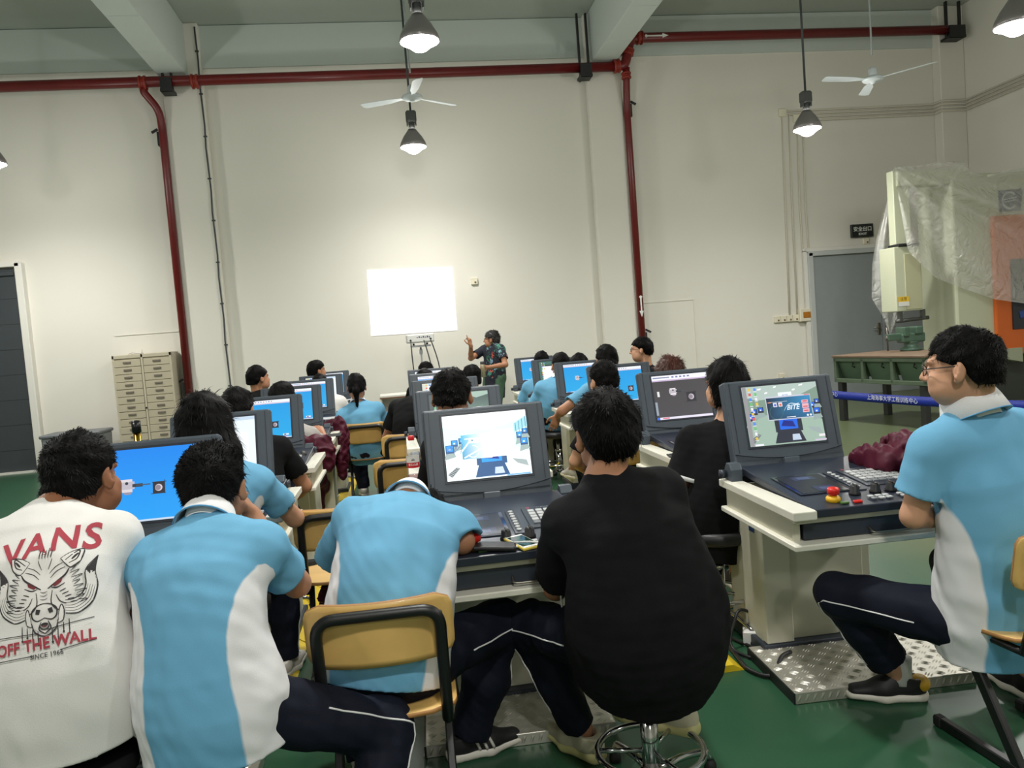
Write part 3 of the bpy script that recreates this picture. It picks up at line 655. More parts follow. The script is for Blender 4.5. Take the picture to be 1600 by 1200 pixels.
    # hinge blocks and monitor
    for s in (-1, 1):
        b = MB(); b.prism([(-.04, 0), (.035, 0), (.035, .05), (.015, .075), (-.02, .075), (-.04, .05)], .05, Matrix.Translation((s*.285-.025+.005, -.035, .766)) @ Matrix.Rotation(PI/2, 4, 'Z') @ Matrix.Rotation(PI/2, 4, 'X'), .004); b.build('hinge_block', SHELL, root)
        b = MB(); b.cyl((s*.31, -.02, .795), (s*.335, -.02, .795), .018, 14); b.build('hinge_knob', SHELLD, root)
    def inM(b):
        for v in b.bm.verts: v.co = MONM @ v.co
        return b
    b = MB(); b.box((0, .035, .215), (.5, .06, .37), .01, seg=2); b.box((0, .085, .2), (.4, .06, .26), .03, seg=2); b.box((0, .03, .02), (.5, .05, .07), .006); sh = inM(b).build('monitor_housing', SHELL, root)
    # raised front plate with bowed lower edge
    x0, x1 = -.245, .245; arcp = [(x1-(x1-x0)*t, .075-.028*math.sin(PI*t)) for t in np.linspace(0, 1, 15)]
    outer = [(x0, .395), (x1, .395)][::-1]
    pts = [(x, y) for x, y in arcp]+[(x0, .392), (x1, .392)]
    b = MB(); b.prism(pts, .008, Matrix(((1, 0, 0, 0), (0, 0, -1, .006), (0, 1, 0, 0), (0, 0, 0, 1))), .003); inM(b).build('front_plate', mat('slate_plastic', (0, 0, 0)), sh)
    for s in (-1, 1):
        b = MB(); b.box((s*.225, -.0025, .235), (.003, .002, .31)); inM(b).build('bezel_groove', SHELLD, sh)
    b = MB(); b.box((0, -.0025, .235), (SW+.02, .004, SH+.02), .001); inM(b).build('screen_surround', SHELLD, sh)
    b = MB(); b.box((0, -.006, .025), (.07, .03, .04), .004); inM(b).build('latch', mat('slate_plastic', (0, 0, 0)), root)
    return root
SCRM = MONM @ Matrix(((1, 0, 0, -SW/2), (0, 0, -1, -.0048), (0, 1, 0, .235-SH/2), (0, 0, 0, 1)))
full = build_station(); litep = build_station(True)
_scr_cache = {}
def station(x, y, screen, label, lite=False, rz=0., first=[True, True]):
    i = 1 if lite else 0; src = litep if lite else full
    if first[i]: r = src; first[i] = False
    else: r = copy_tree(src, skip='screen')
    r.location = (x, y, 0); r.rotation_euler = (0, 0, rz); tag(r, label, 'computer desk', 'training consoles in three rows')
    if screen not in _scr_cache:
        s = SCREENS[screen]().build('screen', SCRB if screen == 'bright' else SCR, r, SCRM); _scr_cache[screen] = s
    else:
        s = _scr_cache[screen].copy(); COL.objects.link(s); s.parent = r
    return r
XLc, XMc, XRc = -.94, .32, 1.645
station(XRc, 3.2, 'desktop', 'front right grey console with a desktop picture on its screen and a red stop button', rz=math.radians(-2))
station(XMc, 3.12, 'bright', 'front middle grey console with a glaring bright screen and a yellow phone on it')
station(XLc, 2.95, 'blue_big', 'front left console with a plain bright blue screen between two students')
station(XLc, 4.12, 'white', 'left row console behind the long haired person, with a white screen')
station(XLc, 5.45, 'blue_b', 'third console of the left row, blue screen with a tool square, mouse beside it')
station(XLc, 6.8, 'blue', 'fourth console of the left row, blue screen behind the pale sleeved student', True)
station(XLc, 8.1, 'blue', 'fifth console of the left row, blue screen above the maroon jacket', True)
station(XLc, 9.4, 'white', 'sixth console of the left row, second from the back wall', True)
station(XLc, 10.65, 'blue_b', 'last console of the left row, nearest the back wall', True)
station(XMc, 4.52, 'green', 'second console of the middle row with a dark green desktop of icons', False)
station(XMc, 5.87, 'white', 'third console of the middle row with a pale screen behind the bent black back', True)
station(XMc, 7.2, 'blue', 'fourth console of the middle row, hidden but for its left edge', True)
station(XMc, 8.5, 'blue_b', 'last console of the middle row, under the projector', True)
station(XRc, 4.45, 'dark', 'second console of the right row with a dark grey screen and a white chuck', False)
station(XRc+.03, 5.85, 'blue_b', 'third console of the right row, blue screen beside the auburn haired student', False)
station(XRc+.03, 7.15, 'blue', 'fourth console of the right row, blue screen behind a leaning light blue sleeve', True)
station(XRc+.03, 8.45, 'list', 'fifth console of the right row with a white list on its screen', True)
station(XRc+.03, 9.75, 'blue', 'sixth console of the right row, nearest the instructor', True)
# ================================================================== chairs and stools
PLY = mat('plywood_veneer', (226, 184, 110), .42, noise=.16, nscale=11, coat=.15); PLYE = mat('plywood_edge', (168, 120, 66), .55); TUBE = mat('black_tube', (18, 18, 19), .4); CHROME = mat('chrome', (206, 206, 208), .12, metal=1.); VINYL = mat('black_vinyl', (24, 24, 26), .45); RUB = mat('black_rubber', (16, 16, 16), .7)
def build_chair():
    root = empty('school_chair', (0, 0, 0))     # sitter looks toward +y, back plate at y=-.2
    def sheet(name, W, H, bend, z0, M, th, r=.05, parent=root, edgeup=.0):
        n, m_ = 22, 10; b = MB(); rows = []
        for i in range(m_+1):
            v = i/m_*2-1; row = []
            # rounded corners: narrow the row near its ends
            dy = max(0, abs(v)*H/2-(H/2-r)); ins = r-math.sqrt(max(r*r-dy*dy, 0))
            for j in range(n+1):
                u = (j/n*2-1)*(1-ins/(W/2)); row.append(M @ Vector((u*W/2, bend*(u*u)+edgeup*v*v, v*H/2)))
            rows.append(row)
        b.quadgrid(rows); o = b.build(name, [PLY, PLYE], parent); md = o.modifiers.new('thick', 'SOLIDIFY'); md.thickness = th; md.offset = 0; md.material_offset_rim = 1; md.use_even_offset = True
        return o
    Mb = Matrix.Translation((0, -.205, .675)) @ Matrix.Rotation(math.radians(10), 4, 'X'); bk = sheet('backrest', .40, .19, .035, 0, Mb, .012, .045)
    Ms = Matrix.Translation((0, .0, .412)) @ Matrix.Rotation(math.radians(-93), 4, 'X'); st = sheet('seat', .39, .39, -.012, 0, Ms, .012, .07, edgeup=-.012)
    W = .165
    pts = [(-W, -.165, .402), (-W, -.205, .535), (-W, -.235, .74), (W, -.235, .74), (W, -.205, .535), (W, -.165, .402)]
    b = MB(); b.tube(fillet(pts, .055, 8), .0165, 10); b.build('back_frame', TUBE, root)
    for s in (-1, 1):
        for z in (.615, .715):
            b = MB(); b.lathe([(.008, 0), (.007, .003), (.003, .005)], (0, 0, 0), 10, Matrix.Translation((s*W, -.19+(.675-z)*.17, z)) @ Matrix.Rotation(-PI/2, 4, 'X')); b.build('rivet', STEEL, bk)
        b = MB(); b.tube([(s*W, -.17, .402), (s*W, .17, .397)], .013, 8); b.build('seat_rail', TUBE, root)
        b = MB(); b.box((0, 0, 0), (.025, .04, .45), .004); 
        Mx = Matrix.Translation((s*W, -.02, .205)) @ Matrix.Rotation(math.radians(-32), 4, 'X')
        for v in b.bm.verts: v.co = Mx @ v.co
        b.build('leg', TUBE, root)
        b = MB(); b.box((s*W, .0, .02), (.028, .42, .035), .004); sk = b.build('floor_runner', TUBE, root)
        for e in (-1, 1):
            b = MB(); b.box((s*W, e*.205, .019), (.034, .04, .038), .006); b.build('runner_cap', RUB, sk)
    b = MB(); b.box((0, -.13, .03), (.33, .025, .025), .003); b.build('cross_bar', TUBE, root)
    b = MB(); b.box((0, .12, .385), (.33, .025, .02), .003); b.build('cross_bar', TUBE, root)
    return root
chair0 = build_chair()
def chair(x, y, rz, label, first=[True]):
    r = chair0 if first[0] else copy_tree(chair0); first[0] = False
    r.location = (x, y, 0); r.rotation_euler = (0, 0, rz); return tag(r, label, 'chair', 'plywood school chairs')
chair(at(596, 990, 2.12).x, 2.33, math.radians(-1.5), 'plywood school chair nearest the camera, under the student slumped on the desk')
chair(-.33, 3.68, math.radians(3), 'empty plywood school chair between the two front rows, seat in view')
chair(-.02, 4.98, math.radians(2), 'plywood school chair left of the red capped water bottle, its back toward the camera')
chair(.0, 6.3, math.radians(2), 'plywood school chair seen as a narrow piece above the bottle chair')
chair(-.37, 7.47, math.radians(0), 'plywood school chair under the pony tailed person')
chair(1.905, 2.22, math.radians(3), 'plywood school chair at the right edge under the student in glasses')
chair(1.42, 5.0, math.radians(8), 'plywood school chair under the black shirted student of the right row')
def build_stool():
    root = empty('chrome_stool', (0, 0, 0))
    b = MB(); b.lathe([(.10, .425), (.165, .43), (.175, .445), (.175, .475), (.16, .49), (.02, .493)], seg=32); b.build('seat', VINYL, root)
    b = MB(); b.cyl((0, 0, .16), (0, 0, .43), .016, 16); b.cyl((0, 0, .08), (0, 0, .30), .027, 20); b.cyl((0, 0, .085), (0, 0, .115), .034, 20); b.lathe([(.03, .29), (.032, .3), (.03, .31)], seg=20); b.build('pole', CHROME, root)
    b = MB(); b.tube(arc((0, 0, .17), .16, 0, 2*PI*35/36, 35), .0105, 10, closed=True); fr = b.build('foot_ring', CHROME, root)
    for k in range(3):
        a = k*2*PI/3+.5; b = MB(); b.tube([(.026*math.cos(a), .026*math.sin(a), .17), (.155*math.cos(a), .155*math.sin(a), .17)], .008, 8); b.build('ring_spoke', CHROME, fr)
    for k in range(5):
        a = k*2*PI/5+.2; c, s = math.cos(a), math.sin(a)
        b = MB(); b.tube(fillet([(.02*c, .02*s, .1), (.14*c, .14*s, .095), (.25*c, .25*s, .07), (.265*c, .265*s, .035)], .03), [.013]*1+[.013]*15 if False else .012, 10); lg = b.build('leg', CHROME, root)
        b = MB(); b.lathe([(.013, .0), (.02, .004), (.02, .02), (.012, .038)], (.265*c, .265*s, 0), 14); b.build('foot', RUB, lg)
    return root
stool0 = build_stool()
def stool(x, y, rz, label, dz=0., first=[True]):
    r = stool0 if first[0] else copy_tree(stool0); first[0] = False
    r.location = (x, y, 0); r.rotation_euler = (0, 0, rz); return tag(r, label, 'stool', 'chrome stools')
# ================================================================== signed distance modelling for bodies and cloth
def _v(a): return np.array(a, dtype=np.float64)
def _n(a): a = _v(a); return a/(np.linalg.norm(a)+1e-12)
class SDF:
    def __init__(s, lo, hi, h):
        s.lo = _v(lo); s.h = h; s.n = np.ceil((_v(hi)-s.lo)/h).astype(int)+1
        s.D = np.full(tuple(s.n), .06, dtype=np.float32)
    def _sub(s, lo, hi):
        a = np.clip(np.floor((_v(lo)-s.lo)/s.h).astype(int), 0, s.n-1); b = np.clip(np.ceil((_v(hi)-s.lo)/s.h).astype(int)+1, 1, s.n)
        if np.any(b <= a): return None, None
        sl = tuple(slice(i, j) for i, j in zip(a, b))
        ax = [(s.lo[k]+np.arange(a[k], b[k])*s.h).astype(np.float32) for k in range(3)]
        return sl, (ax[0][:, None, None], ax[1][None, :, None], ax[2][None, None, :])
    def op(s, fn, lo, hi, k=.01, mode='u'):
        m = k+.03; sl, P = s._sub(_v(lo)-m, _v(hi)+m)
        if sl is None: return
        d = fn(*P); A = s.D[sl]
        if mode == 'u':
            hh = np.maximum(k-np.abs(A-d), 0)/max(k, 1e-6); s.D[sl] = np.minimum(A, d)-hh*hh*k*.25
        elif mode == 's':
            d = -d; hh = np.maximum(k-np.abs(A-d), 0)/max(k, 1e-6); s.D[sl] = np.maximum(A, d)+hh*hh*k*.25
    def cap(s, a, b, ra, rb, k=.01, mode='u', flat=False):
        a = _v(a); b = _v(b); ba = b-a; L2 = ba@ba+1e-12; L = math.sqrt(L2)
        def fn(x, y, z):
            X, Y, Z = x-a[0], y-a[1], z-a[2]
            t0 = (X*ba[0]+Y*ba[1]+Z*ba[2])/L2; t = np.clip(t0, 0, 1)
            d = np.sqrt((X-t*ba[0])**2+(Y-t*ba[1])**2+(Z-t*ba[2])**2)-(ra+(rb-ra)*t)
            if flat: d = np.maximum(d, (t0-1)*L)
            return d.astype(np.float32)
        r = max(ra, rb); s.op(fn, np.minimum(a, b)-r, np.maximum(a, b)+r, k, mode)
    def ecap(s, a, b, wa, wb, side, k=.03, mode='u'):
        "elliptic tube; wa, wb = (half width along side, half depth)"
        a = _v(a); b = _v(b); ba = b-a; L = np.linalg.norm(ba)+1e-9; ax = ba/L; sd = _v(side); sd = _n(sd-ax*(sd@ax)); dp = np.cross(ax, sd)
        def fn(x, y, z):
            X, Y, Z = x-a[0], y-a[1], z-a[2]
            t = np.clip((X*ax[0]+Y*ax[1]+Z*ax[2])/L, 0, 1)
            X, Y, Z = X-t*ba[0], Y-t*ba[1], Z-t*ba[2]
            w = wa[0]+(wb[0]-wa[0])*t; d = wa[1]+(wb[1]-wa[1])*t
            vs = X*sd[0]+Y*sd[1]+Z*sd[2]; vd = X*dp[0]+Y*dp[1]+Z*dp[2]; va = X*ax[0]+Y*ax[1]+Z*ax[2]
            q = np.sqrt((vs/w)**2+(vd/d)**2+(va/np.minimum(w, d))**2)+1e-6; l = np.sqrt(vs*vs+vd*vd+va*va)
            return np.where(q < .25, -np.minimum(w, d)*.7, l*(1-1/q)).astype(np.float32)
        r = max(*wa, *wb); s.op(fn, np.minimum(a, b)-r, np.maximum(a, b)+r, k, mode)
    def ell(s, c, rad, R=np.eye(3), k=.01, mode='u'):
        c = _v(c); rad = _v(rad)
        def fn(x, y, z):
            X, Y, Z = x-c[0], y-c[1], z-c[2]
            u = [(X*R[0, i]+Y*R[1, i]+Z*R[2, i])/rad[i] for i in range(3)]
            q = np.sqrt(u[0]**2+u[1]**2+u[2]**2)+1e-6; l = np.sqrt(X*X+Y*Y+Z*Z)
            return np.where(q < .2, -min(rad)*.8, l*(1-1/q)).astype(np.float32)
        r = max(rad); s.op(fn, c-r, c+r, k, mode)
    def cut(s, p, nrm, k=.004):
        "drop everything on the side the normal points to"
        p = _v(p); nrm = _n(nrm); sl, P = s._sub(s.lo, s.lo+s.n*s.h)
        d = ((P[0]-p[0])*nrm[0]+(P[1]-p[1])*nrm[1]+(P[2]-p[2])*nrm[2]).astype(np.float32)
        s.D = np.maximum(s.D, d)
    def warp(s, fn):
        sl, P = s._sub(s.lo, s.lo+s.n*s.h); s.D = s.D+fn(*P).astype(np.float32)
    def mesh(s):
        D = s.D; S = D < 0; h = s.h; N = D.shape; flat = lambda i, j, k: (i*N[1]+j)*N[2]+k
        cid = []; pos = []; quads = []
        for ax in range(3):
            A = [slice(None)]*3; B = [slice(None)]*3; A[ax] = slice(0, -1); B[ax] = slice(1, None)
            e = S[tuple(A)] != S[tuple(B)]; I = np.argwhere(e)
            if not len(I): continue
            d0 = D[tuple(A)][e]; d1 = D[tuple(B)][e]; t = d0/(d0-d1); P = I.astype(np.float64); P[:, ax] += t
            o1, o2 = [(1, 2), (2, 0), (0, 1)][ax]; q = []
            for a, b_ in ((0, 0), (1, 0), (1, 1), (0, 1)):
                C = I.copy(); C[:, o1] -= a; C[:, o2] -= b_; ok = (C >= 0).all(1)
                f = np.where(ok, flat(C[:, 0], C[:, 1], C[:, 2]), -1); q.append(f); cid.append(f[ok]); pos.append(P[ok])
            q = np.stack(q, 1); good = (q >= 0).all(1); sg = S[tuple(A)][e]
            q = np.where(sg[:, None], q, q[:, ::-1]); quads.append(q[good])
        cid = np.concatenate(cid); pos = np.concatenate(pos); u, inv = np.unique(cid, return_inverse=True)
        cnt = np.bincount(inv); V = np.stack([np.bincount(inv, pos[:, k])/cnt for k in range(3)], 1)*h+s.lo
        Q = np.searchsorted(u, np.concatenate(quads))
        return V, Q
def relax(V, Q, it=1, f=.5):
    n = len(V); E = np.concatenate([Q[:, [0, 1]], Q[:, [1, 2]], Q[:, [2, 3]], Q[:, [3, 0]]]); E = np.concatenate([E, E[:, ::-1]])
    deg = np.bincount(E[:, 0], minlength=n)[:, None]
    for _ in range(it):
        S = np.stack([np.bincount(E[:, 0], V[E[:, 1], k], n) for k in range(3)], 1); V = V*(1-f)+S/np.maximum(deg, 1)*f
    return V
def np_mesh(name, V, Q, m, parent=None, attrs=None):
    me = bpy.data.meshes.new(name); V = np.asarray(V, np.float32); Q = np.asarray(Q, np.int32)
    me.vertices.add(len(V)); me.vertices.foreach_set('co', V.ravel()); w = Q.shape[1]
    me.loops.add(Q.size); me.loops.foreach_set('vertex_index', Q.ravel()); me.polygons.add(len(Q)); me.polygons.foreach_set('loop_start', np.arange(0, Q.size, w, dtype=np.int32))
    me.polygons.foreach_set('use_smooth', np.ones(len(Q), bool)); me.update(calc_edges=True); me.validate()
    for k, a in (attrs or {}).items():
        at_ = me.attributes.new(k, 'FLOAT', 'POINT'); at_.data.foreach_set('value', np.asarray(a, np.float32))
    return link_mesh(name, me, parent, [m])
class Noise:
    def __init__(s, seed, freq, n=7, aniso=(1, 1, 1)):
        r = np.random.default_rng(seed); s.k = r.normal(size=(n, 3))*np.array(aniso)*freq; s.p = r.uniform(0, 6.28, n)
    def __call__(s, x, y, z):
        o = 0
        for k, p in zip(s.k, s.p): o = o+np.sin(x*k[0]+y*k[1]+z*k[2]+p)
        return o/len(s.p)**.5

# ------------------------------------------------------------------ materials of people
SKINS = [mat('skin_tan', (172, 122, 92), .5, noise=.08, nscale=14, spec=.35), mat('skin_light', (198, 150, 120), .5, noise=.07, nscale=14, spec=.35), mat('skin_brown', (146, 98, 70), .5, noise=.08, nscale=14, spec=.35)]
def skinmat(i):
    nm = f'face_skin_{i}'
    if nm in _M: return _M[nm]
    base = SKINS[i]; m = base.copy(); nt = m.node_tree; b = nt.nodes['Principled BSDF']
    src = b.inputs['Base Color'].links[0].from_socket; a = nt.nodes.new('ShaderNodeAttribute'); a.attribute_name = 'lip'
    mx = nt.nodes.new('ShaderNodeMix'); mx.data_type = 'RGBA'; mx.inputs['B'].default_value = (*lin((150, 84, 74)), 1)
    nt.links.new(src, mx.inputs['A']); nt.links.new(a.outputs['Fac'], mx.inputs['Factor'])
    a2 = nt.nodes.new('ShaderNodeAttribute'); a2.attribute_name = 'dark'; m2 = nt.nodes.new('ShaderNodeMix'); m2.data_type = 'RGBA'; m2.inputs['B'].default_value = (*lin((26, 20, 18)), 1)
    nt.links.new(mx.outputs['Result'], m2.inputs['A']); nt.links.new(a2.outputs['Fac'], m2.inputs['Factor'])
    a3 = nt.nodes.new('ShaderNodeAttribute'); a3.attribute_name = 'white'; m3 = nt.nodes.new('ShaderNodeMix'); m3.data_type = 'RGBA'; m3.inputs['B'].default_value = (*lin((220, 214, 206)), 1)
    nt.links.new(m2.outputs['Result'], m3.inputs['A']); nt.links.new(a3.outputs['Fac'], m3.inputs['Factor'])
    nt.links.new(m3.outputs['Result'], b.inputs['Base Color']); _M[nm] = m; return m
HAIRB = mat('black_hair', (9, 8, 8), .6, noise=.3, nscale=60, bump=.15, bscale=180, spec=.1)
HAIRR = mat('auburn_hair', (74, 38, 26), .42, noise=.4, nscale=60, bump=.25, bscale=180, spec=.45)
HAIRD = mat('greying_hair', (28, 25, 24), .5, noise=.5, nscale=90, bump=.25, bscale=180)
POLO = two_tone('school_polo_cloth', (108, 168, 202), (226, 226, 228)); POLOC = mat('polo_collar_white', (228, 228, 228), .85, bump=.1, bscale=300); POLOE = mat('polo_blue_edge', (92, 160, 204), .85)
TEEW = mat('white_cotton', (226, 224, 220), .9, bump=.12, bscale=320, spec=.15); TEEB = mat('black_cotton', (20, 20, 22), .9, bump=.12, bscale=320, spec=.15); TEEG = mat('grey_cotton', (176, 172, 168), .9, bump=.12, bscale=320, spec=.15)
NAVY = mat('navy_track_cloth', (18, 22, 36), .75, bump=.12, bscale=260, spec=.2); BLKP = mat('black_trouser_cloth', (16, 16, 18), .8, bump=.1, bscale=260, spec=.2); MAROON = mat('maroon_satin', (78, 14, 38), .55, noise=.25, nscale=9, bump=.1, bscale=200, spec=.3)
GREENP = mat('green_shorts_cloth', (62, 94, 70), .8); PIPING = mat('white_piping', (226, 226, 226), .7); SOCKW = mat('white_sock', (220, 220, 216), .85)
def ik(a, c, l1, l2, pole):
    a, c = _v(a), _v(c); d = c-a; L = np.linalg.norm(d); L2 = min(max(L, abs(l1-l2)+.01), (l1+l2)*.9995); u = d/(L+1e-9); c = a+u*L2
    x = (l1*l1-l2*l2+L2*L2)/(2*L2); hgt = math.sqrt(max(l1*l1-x*x, 0)); p = _v(pole); p = _n(p-u*(p@u)); return a+u*x+p*hgt, c
def rotm(yaw, pitch=0., roll=0.):
    "columns right, forward, up; yaw 0 looks to +y, positive yaw turns left (counter clockwise from above); positive pitch looks down; positive roll tilts to the right"
    R = Matrix.Rotation(yaw, 3, 'Z') @ Matrix.Rotation(-pitch, 3, 'X') @ Matrix.Rotation(roll, 3, 'Y'); return np.array(R)

def hand(S, wrist, d, palm, side, curl=.35, r=.0085, point=False, sc=1., spread=.12):
    """palm and five fingers. d: hand direction, palm: direction the palm faces, side: +1 thumb on the left of d seen from the back... cross(d, palm)*side"""
    d = _n(d); palm = _n(_v(palm)-d*(_v(palm)@d)); lat = np.cross(d, palm)*side          # lat points to the thumb
    w = _v(wrist); L = .088*sc
    S.ecap(w+d*.01, w+d*L*.55, (.026*sc, .017*sc), (.038*sc, .014*sc), lat, .012); S.ecap(w+d*L*.5, w+d*L, (.038*sc, .0135*sc), (.039*sc, .011*sc), lat, .008)
    fl = (.074, .082, .076, .058)
    for i in range(4):
        off = (.029, .0095, -.0100, -.0285)[i]*sc; base = w+d*(L-.004-(.006 if i == 3 else 0))+lat*off
        cu = curl if not (point and i > 0) else 1.25
        if point and i == 0: cu = .05
        dirn = _n(d+lat*off*spread*18*(.25)); p = base; a = 0
        for j, f in enumerate((.45, .32, .25)):
            a += cu*(.55, .85, .6)[j]; dd = dirn*math.cos(a)+palm*math.sin(a); q = p+dd*fl[i]*f*sc*1.04
            S.cap(p, q, r*sc*(1.02-.1*j), r*sc*(.94-.1*j), .005 if j == 0 else .003); p = q
    tb = w+d*.026*sc+lat*.026*sc; t1 = tb+_n(d*.62+lat*.72+palm*.3)*.042*sc; t2 = t1+_n(d*.88+lat*.2+palm*.45)*.034*sc; t3 = t2+_n(d*.9-lat*.05+palm*.5)*.024*sc
    S.cap(tb, t1, .0135*sc, .0105*sc, .012); S.cap(t1, t2, .0102*sc, .0094*sc, .004); S.cap(t2, t3, .0094*sc, .0078*sc, .003)

class Person:
    def __init__(s, label, pelvis, neck, head, heady=0., headp=0., headr=0., yaw=0., hunch=.06, sc=1., h=.008, skin=0, shoulders=None,
                 lh=None, rh=None, lpole=(-1, -.4, -.6), rpole=(1, -.4, -.6), lf=None, rf=None, lkp=None, rkp=None, lfd=None, rfd=None, build=1., legs=True, group=None, shw=.165, hands=True, twist=0., lhd=None, rhd=None, lhp=None, rhp=None, curl=.35, point=False, arms=True, face=True, le=None, re=None, lk=None, rk=None, neckr=1.):
        s.h = h; s.sc = sc; s.bd = build; s.skin = skin
        s.pel = _v(pelvis); s.nk = _v(neck); s.yaw = yaw; R = rotm(yaw); s.right, s.fw = R[:, 0], R[:, 1]
        up = _n(s.nk-s.pel); Rt = rotm(yaw+twist); s.sd = _n(Rt[:, 0]-up*(Rt[:, 0]@up)); s.bk = -np.cross(up, s.sd)*1.0   # s.bk: backwards normal
        if s.bk @ s.fw > 0: s.bk = -s.bk
        # spine curve
        ctrl = (s.pel+s.nk)/2+s.bk*hunch*2
        T = np.linspace(0, 1, 7); s.sp = [(1-t)**2*s.pel+2*t*(1-t)*ctrl+t*t*s.nk for t in T]; s.T = T
        s.hr = rotm(heady, headp, headr); s.hc = _v(head)
        tup = _n(s.sp[-1]-s.sp[-3]); s.tup = tup
        sh = s.nk-tup*.088*sc+s.fw*.012
        shw = shw*sc*build**.5
        s.shl, s.shr = (sh-s.sd*shw, sh+s.sd*shw) if shoulders is None else (_v(shoulders[0]), _v(shoulders[1]))
        ua, fa = .285*sc, .25*sc
        s.arms = []
        for sh_, hnd, pole, sg, hd, hp, el in ((s.shl, lh, lpole, -1, lhd, lhp, le), (s.shr, rh, rpole, 1, rhd, rhp, re)):
            if hnd is None: hnd = sh_+s.fw*.28+_v((0, 0, -.36))*sc-s.sd*sg*.02
            pl = s.right*pole[0]+s.fw*pole[1]+_v((0, 0, 1))*pole[2]
            e, wv = ik(sh_, hnd, ua, fa, pl)
            if el is not None: e = _v(el); wv = e+_n(_v(hnd)-e)*fa
            s.arms.append((sh_, e, wv, sg, hd, hp))
        th, sk = .43*sc, .42*sc; s.legs = []
        hip = s.pel-_v((0, 0, .03))
        for sg, ft, kp, fd, kx in ((-1, lf, lkp, lfd, lk), (1, rf, rkp, rfd, rk)):
            hj = hip+s.right*sg*.09*sc
            ft = _v(ft) if ft is not None else hj*_v((1, 1, 0))+s.fw*.40*sc
            ank = ft+_v((0, 0, .085)); kpl = _v(kp) if kp is not None else s.fw*.8+_v((0, 0, 1))+s.right*sg*.15
            kn, ank = ik(hj, ank, th, sk, kpl); s.legs.append((hj, kn, ank, _n(fd) if fd is not None else _n(s.fw+s.right*sg*.15), sg))
        s.point, s.curl, s.hands, s.haslegs, s.hasarms, s.face = point, curl, hands, legs, arms, face
        s.root = empty('person', (s.pel[0], s.pel[1], 0), 0, label, 'person', group); s.off = _v((s.pel[0], s.pel[1], 0))
        s.make_body()
    def _link(s, name, V, Q, m, attrs=None, parent=None): return np_mesh(name, V-s.off, Q, m, parent or s.root, attrs)
    def H(s, x, y, z): return s.hc+s.hr @ (_v((x, y, z))*s.sc)
    def bounds(s, pad=.2, extra=()):
        P = [s.hc+.16, s.hc-.16, s.pel+.2, s.pel-.22]+[q for a in s.arms for q in a[:3]]+[a[2]+.2 for a in s.arms]+[a[2]-.2 for a in s.arms]+list(extra)
        if s.haslegs: P += [q for l in s.legs for q in l[:3]]+[l[2]+_v((.2, .2, 0)) for l in s.legs]+[l[2]-_v((.2, .2, .1)) for l in s.legs]
        P = np.array(P); return P.min(0)-.08, P.max(0)+.08
    def make_body(s):
        lo, hi = s.bounds(); S = SDF(lo, hi, s.h); c = s.sc; R = s.hr; H = s.H
        # head
        S.ell(H(0, -.012, .035), (.077*c, .096*c, .086*c), R, .01); S.ell(H(0, .028, -.03), (.062*c, .066*c, .082*c), R, .03); S.ell(H(0, .05, -.085), (.036*c, .036*c, .03*c), R, .03)
        for q in (-1, 1):
            S.ell(H(q*.04, .045, -.06), (.03*c, .045*c, .035*c), R, .03); S.ell(H(q*.038, .07, -.025), (.026*c, .02*c, .02*c), R, .02)
            S.cap(H(q*.012, .094, .028), H(q*.05, .078, .03), .008*c, .008*c, .014)          # brow
            S.ell(H(q*.031, .098, .008), (.019*c, .012*c, .011*c), R, .012, 's')
            S.ell(H(q*.031, .081, .006), (.0135*c, .0125*c, .0125*c), R, .004)
            Re = R @ np.array(Euler((.15, 0, q*-.62)).to_matrix()); S.ell(H(q*.088, -.012, -.006), (.0075*c, .021*c, .033*c), Re, .007); S.ell(H(q*.0955, -.002, .0), (.005*c, .011*c, .019*c), Re, .006, 's'); S.ell(H(q*.084, -.002, -.034), (.007*c, .010*c, .010*c), Re, .008); S.ell(H(q*.078, -.004, -.006), (.012*c, .014*c, .022*c), R, .01)
        S.cap(H(0, .094, .014), H(0, .113, -.022), .0085*c, .0125*c, .014); S.cap(H(-.012, .102, -.027), H(.012, .102, -.027), .0085*c, .0085*c, .008)
        S.cap(H(-.018, .089, -.053), H(.018, .089, -.053), .007*c, .007*c, .008); S.cap(H(-.015, .088, -.065), H(.015, .088, -.065), .0075*c, .0075*c, .006)
        # neck
        S.cap(H(0, -.03, -.05), s.nk, .045*c, .054*c*s.bd**.5, .018); S.cap(H(0, -.05, -.03), s.nk+s.bk*.012, .042*c, .05*c, .025)
        # torso core and shoulders
        b = s.bd; W = [(.15, .1), (.145, .1), (.125, .085), (.12, .085), (.135, .09), (.12, .075), (.06, .05)]
        for i in range(6): S.ecap(s.sp[i], s.sp[i+1], tuple(q*c*b for q in W[i]), tuple(q*c*b for q in W[i+1]), s.sd, .03)
        for sh_, e, w, sg, hd, hp in s.arms:
            if not s.hasarms: continue
            S.cap(s.nk-s.tup*.03, sh_, .042*c, .044*c, .04); S.cap(sh_, e, .046*c*b, .04*c, .03)
            m = e+(w-e)*.35; S.cap(e, m, .038*c, .037*c, .015); S.cap(m, w, .037*c, .026*c, .015)
            if s.hands:
                d = _n(hd) if hd is not None else _n(w-e)
                pm = hp if hp is not None else (_v((0, 0, -1)) if abs(d[2]) < .8 else -s.sd*sg)
                # thumb side: towards the body's middle for a palm-down hand
                pmn = _n(_v(pm)-d*(_v(pm)@d)); lat = np.cross(d, pmn); want = 1.0
                up_sign = 1 if sg < 0 else -1
                S.cap(w-d*.02, w+d*.015, .026*c, .025*c, .015)
                hand(S, w, d, pm, -up_sign, s.curl, point=s.point and sg == s.point, sc=c)
            else: S.cap(w, w+_n(w-e)*.08, .028*c, .03*c, .01)
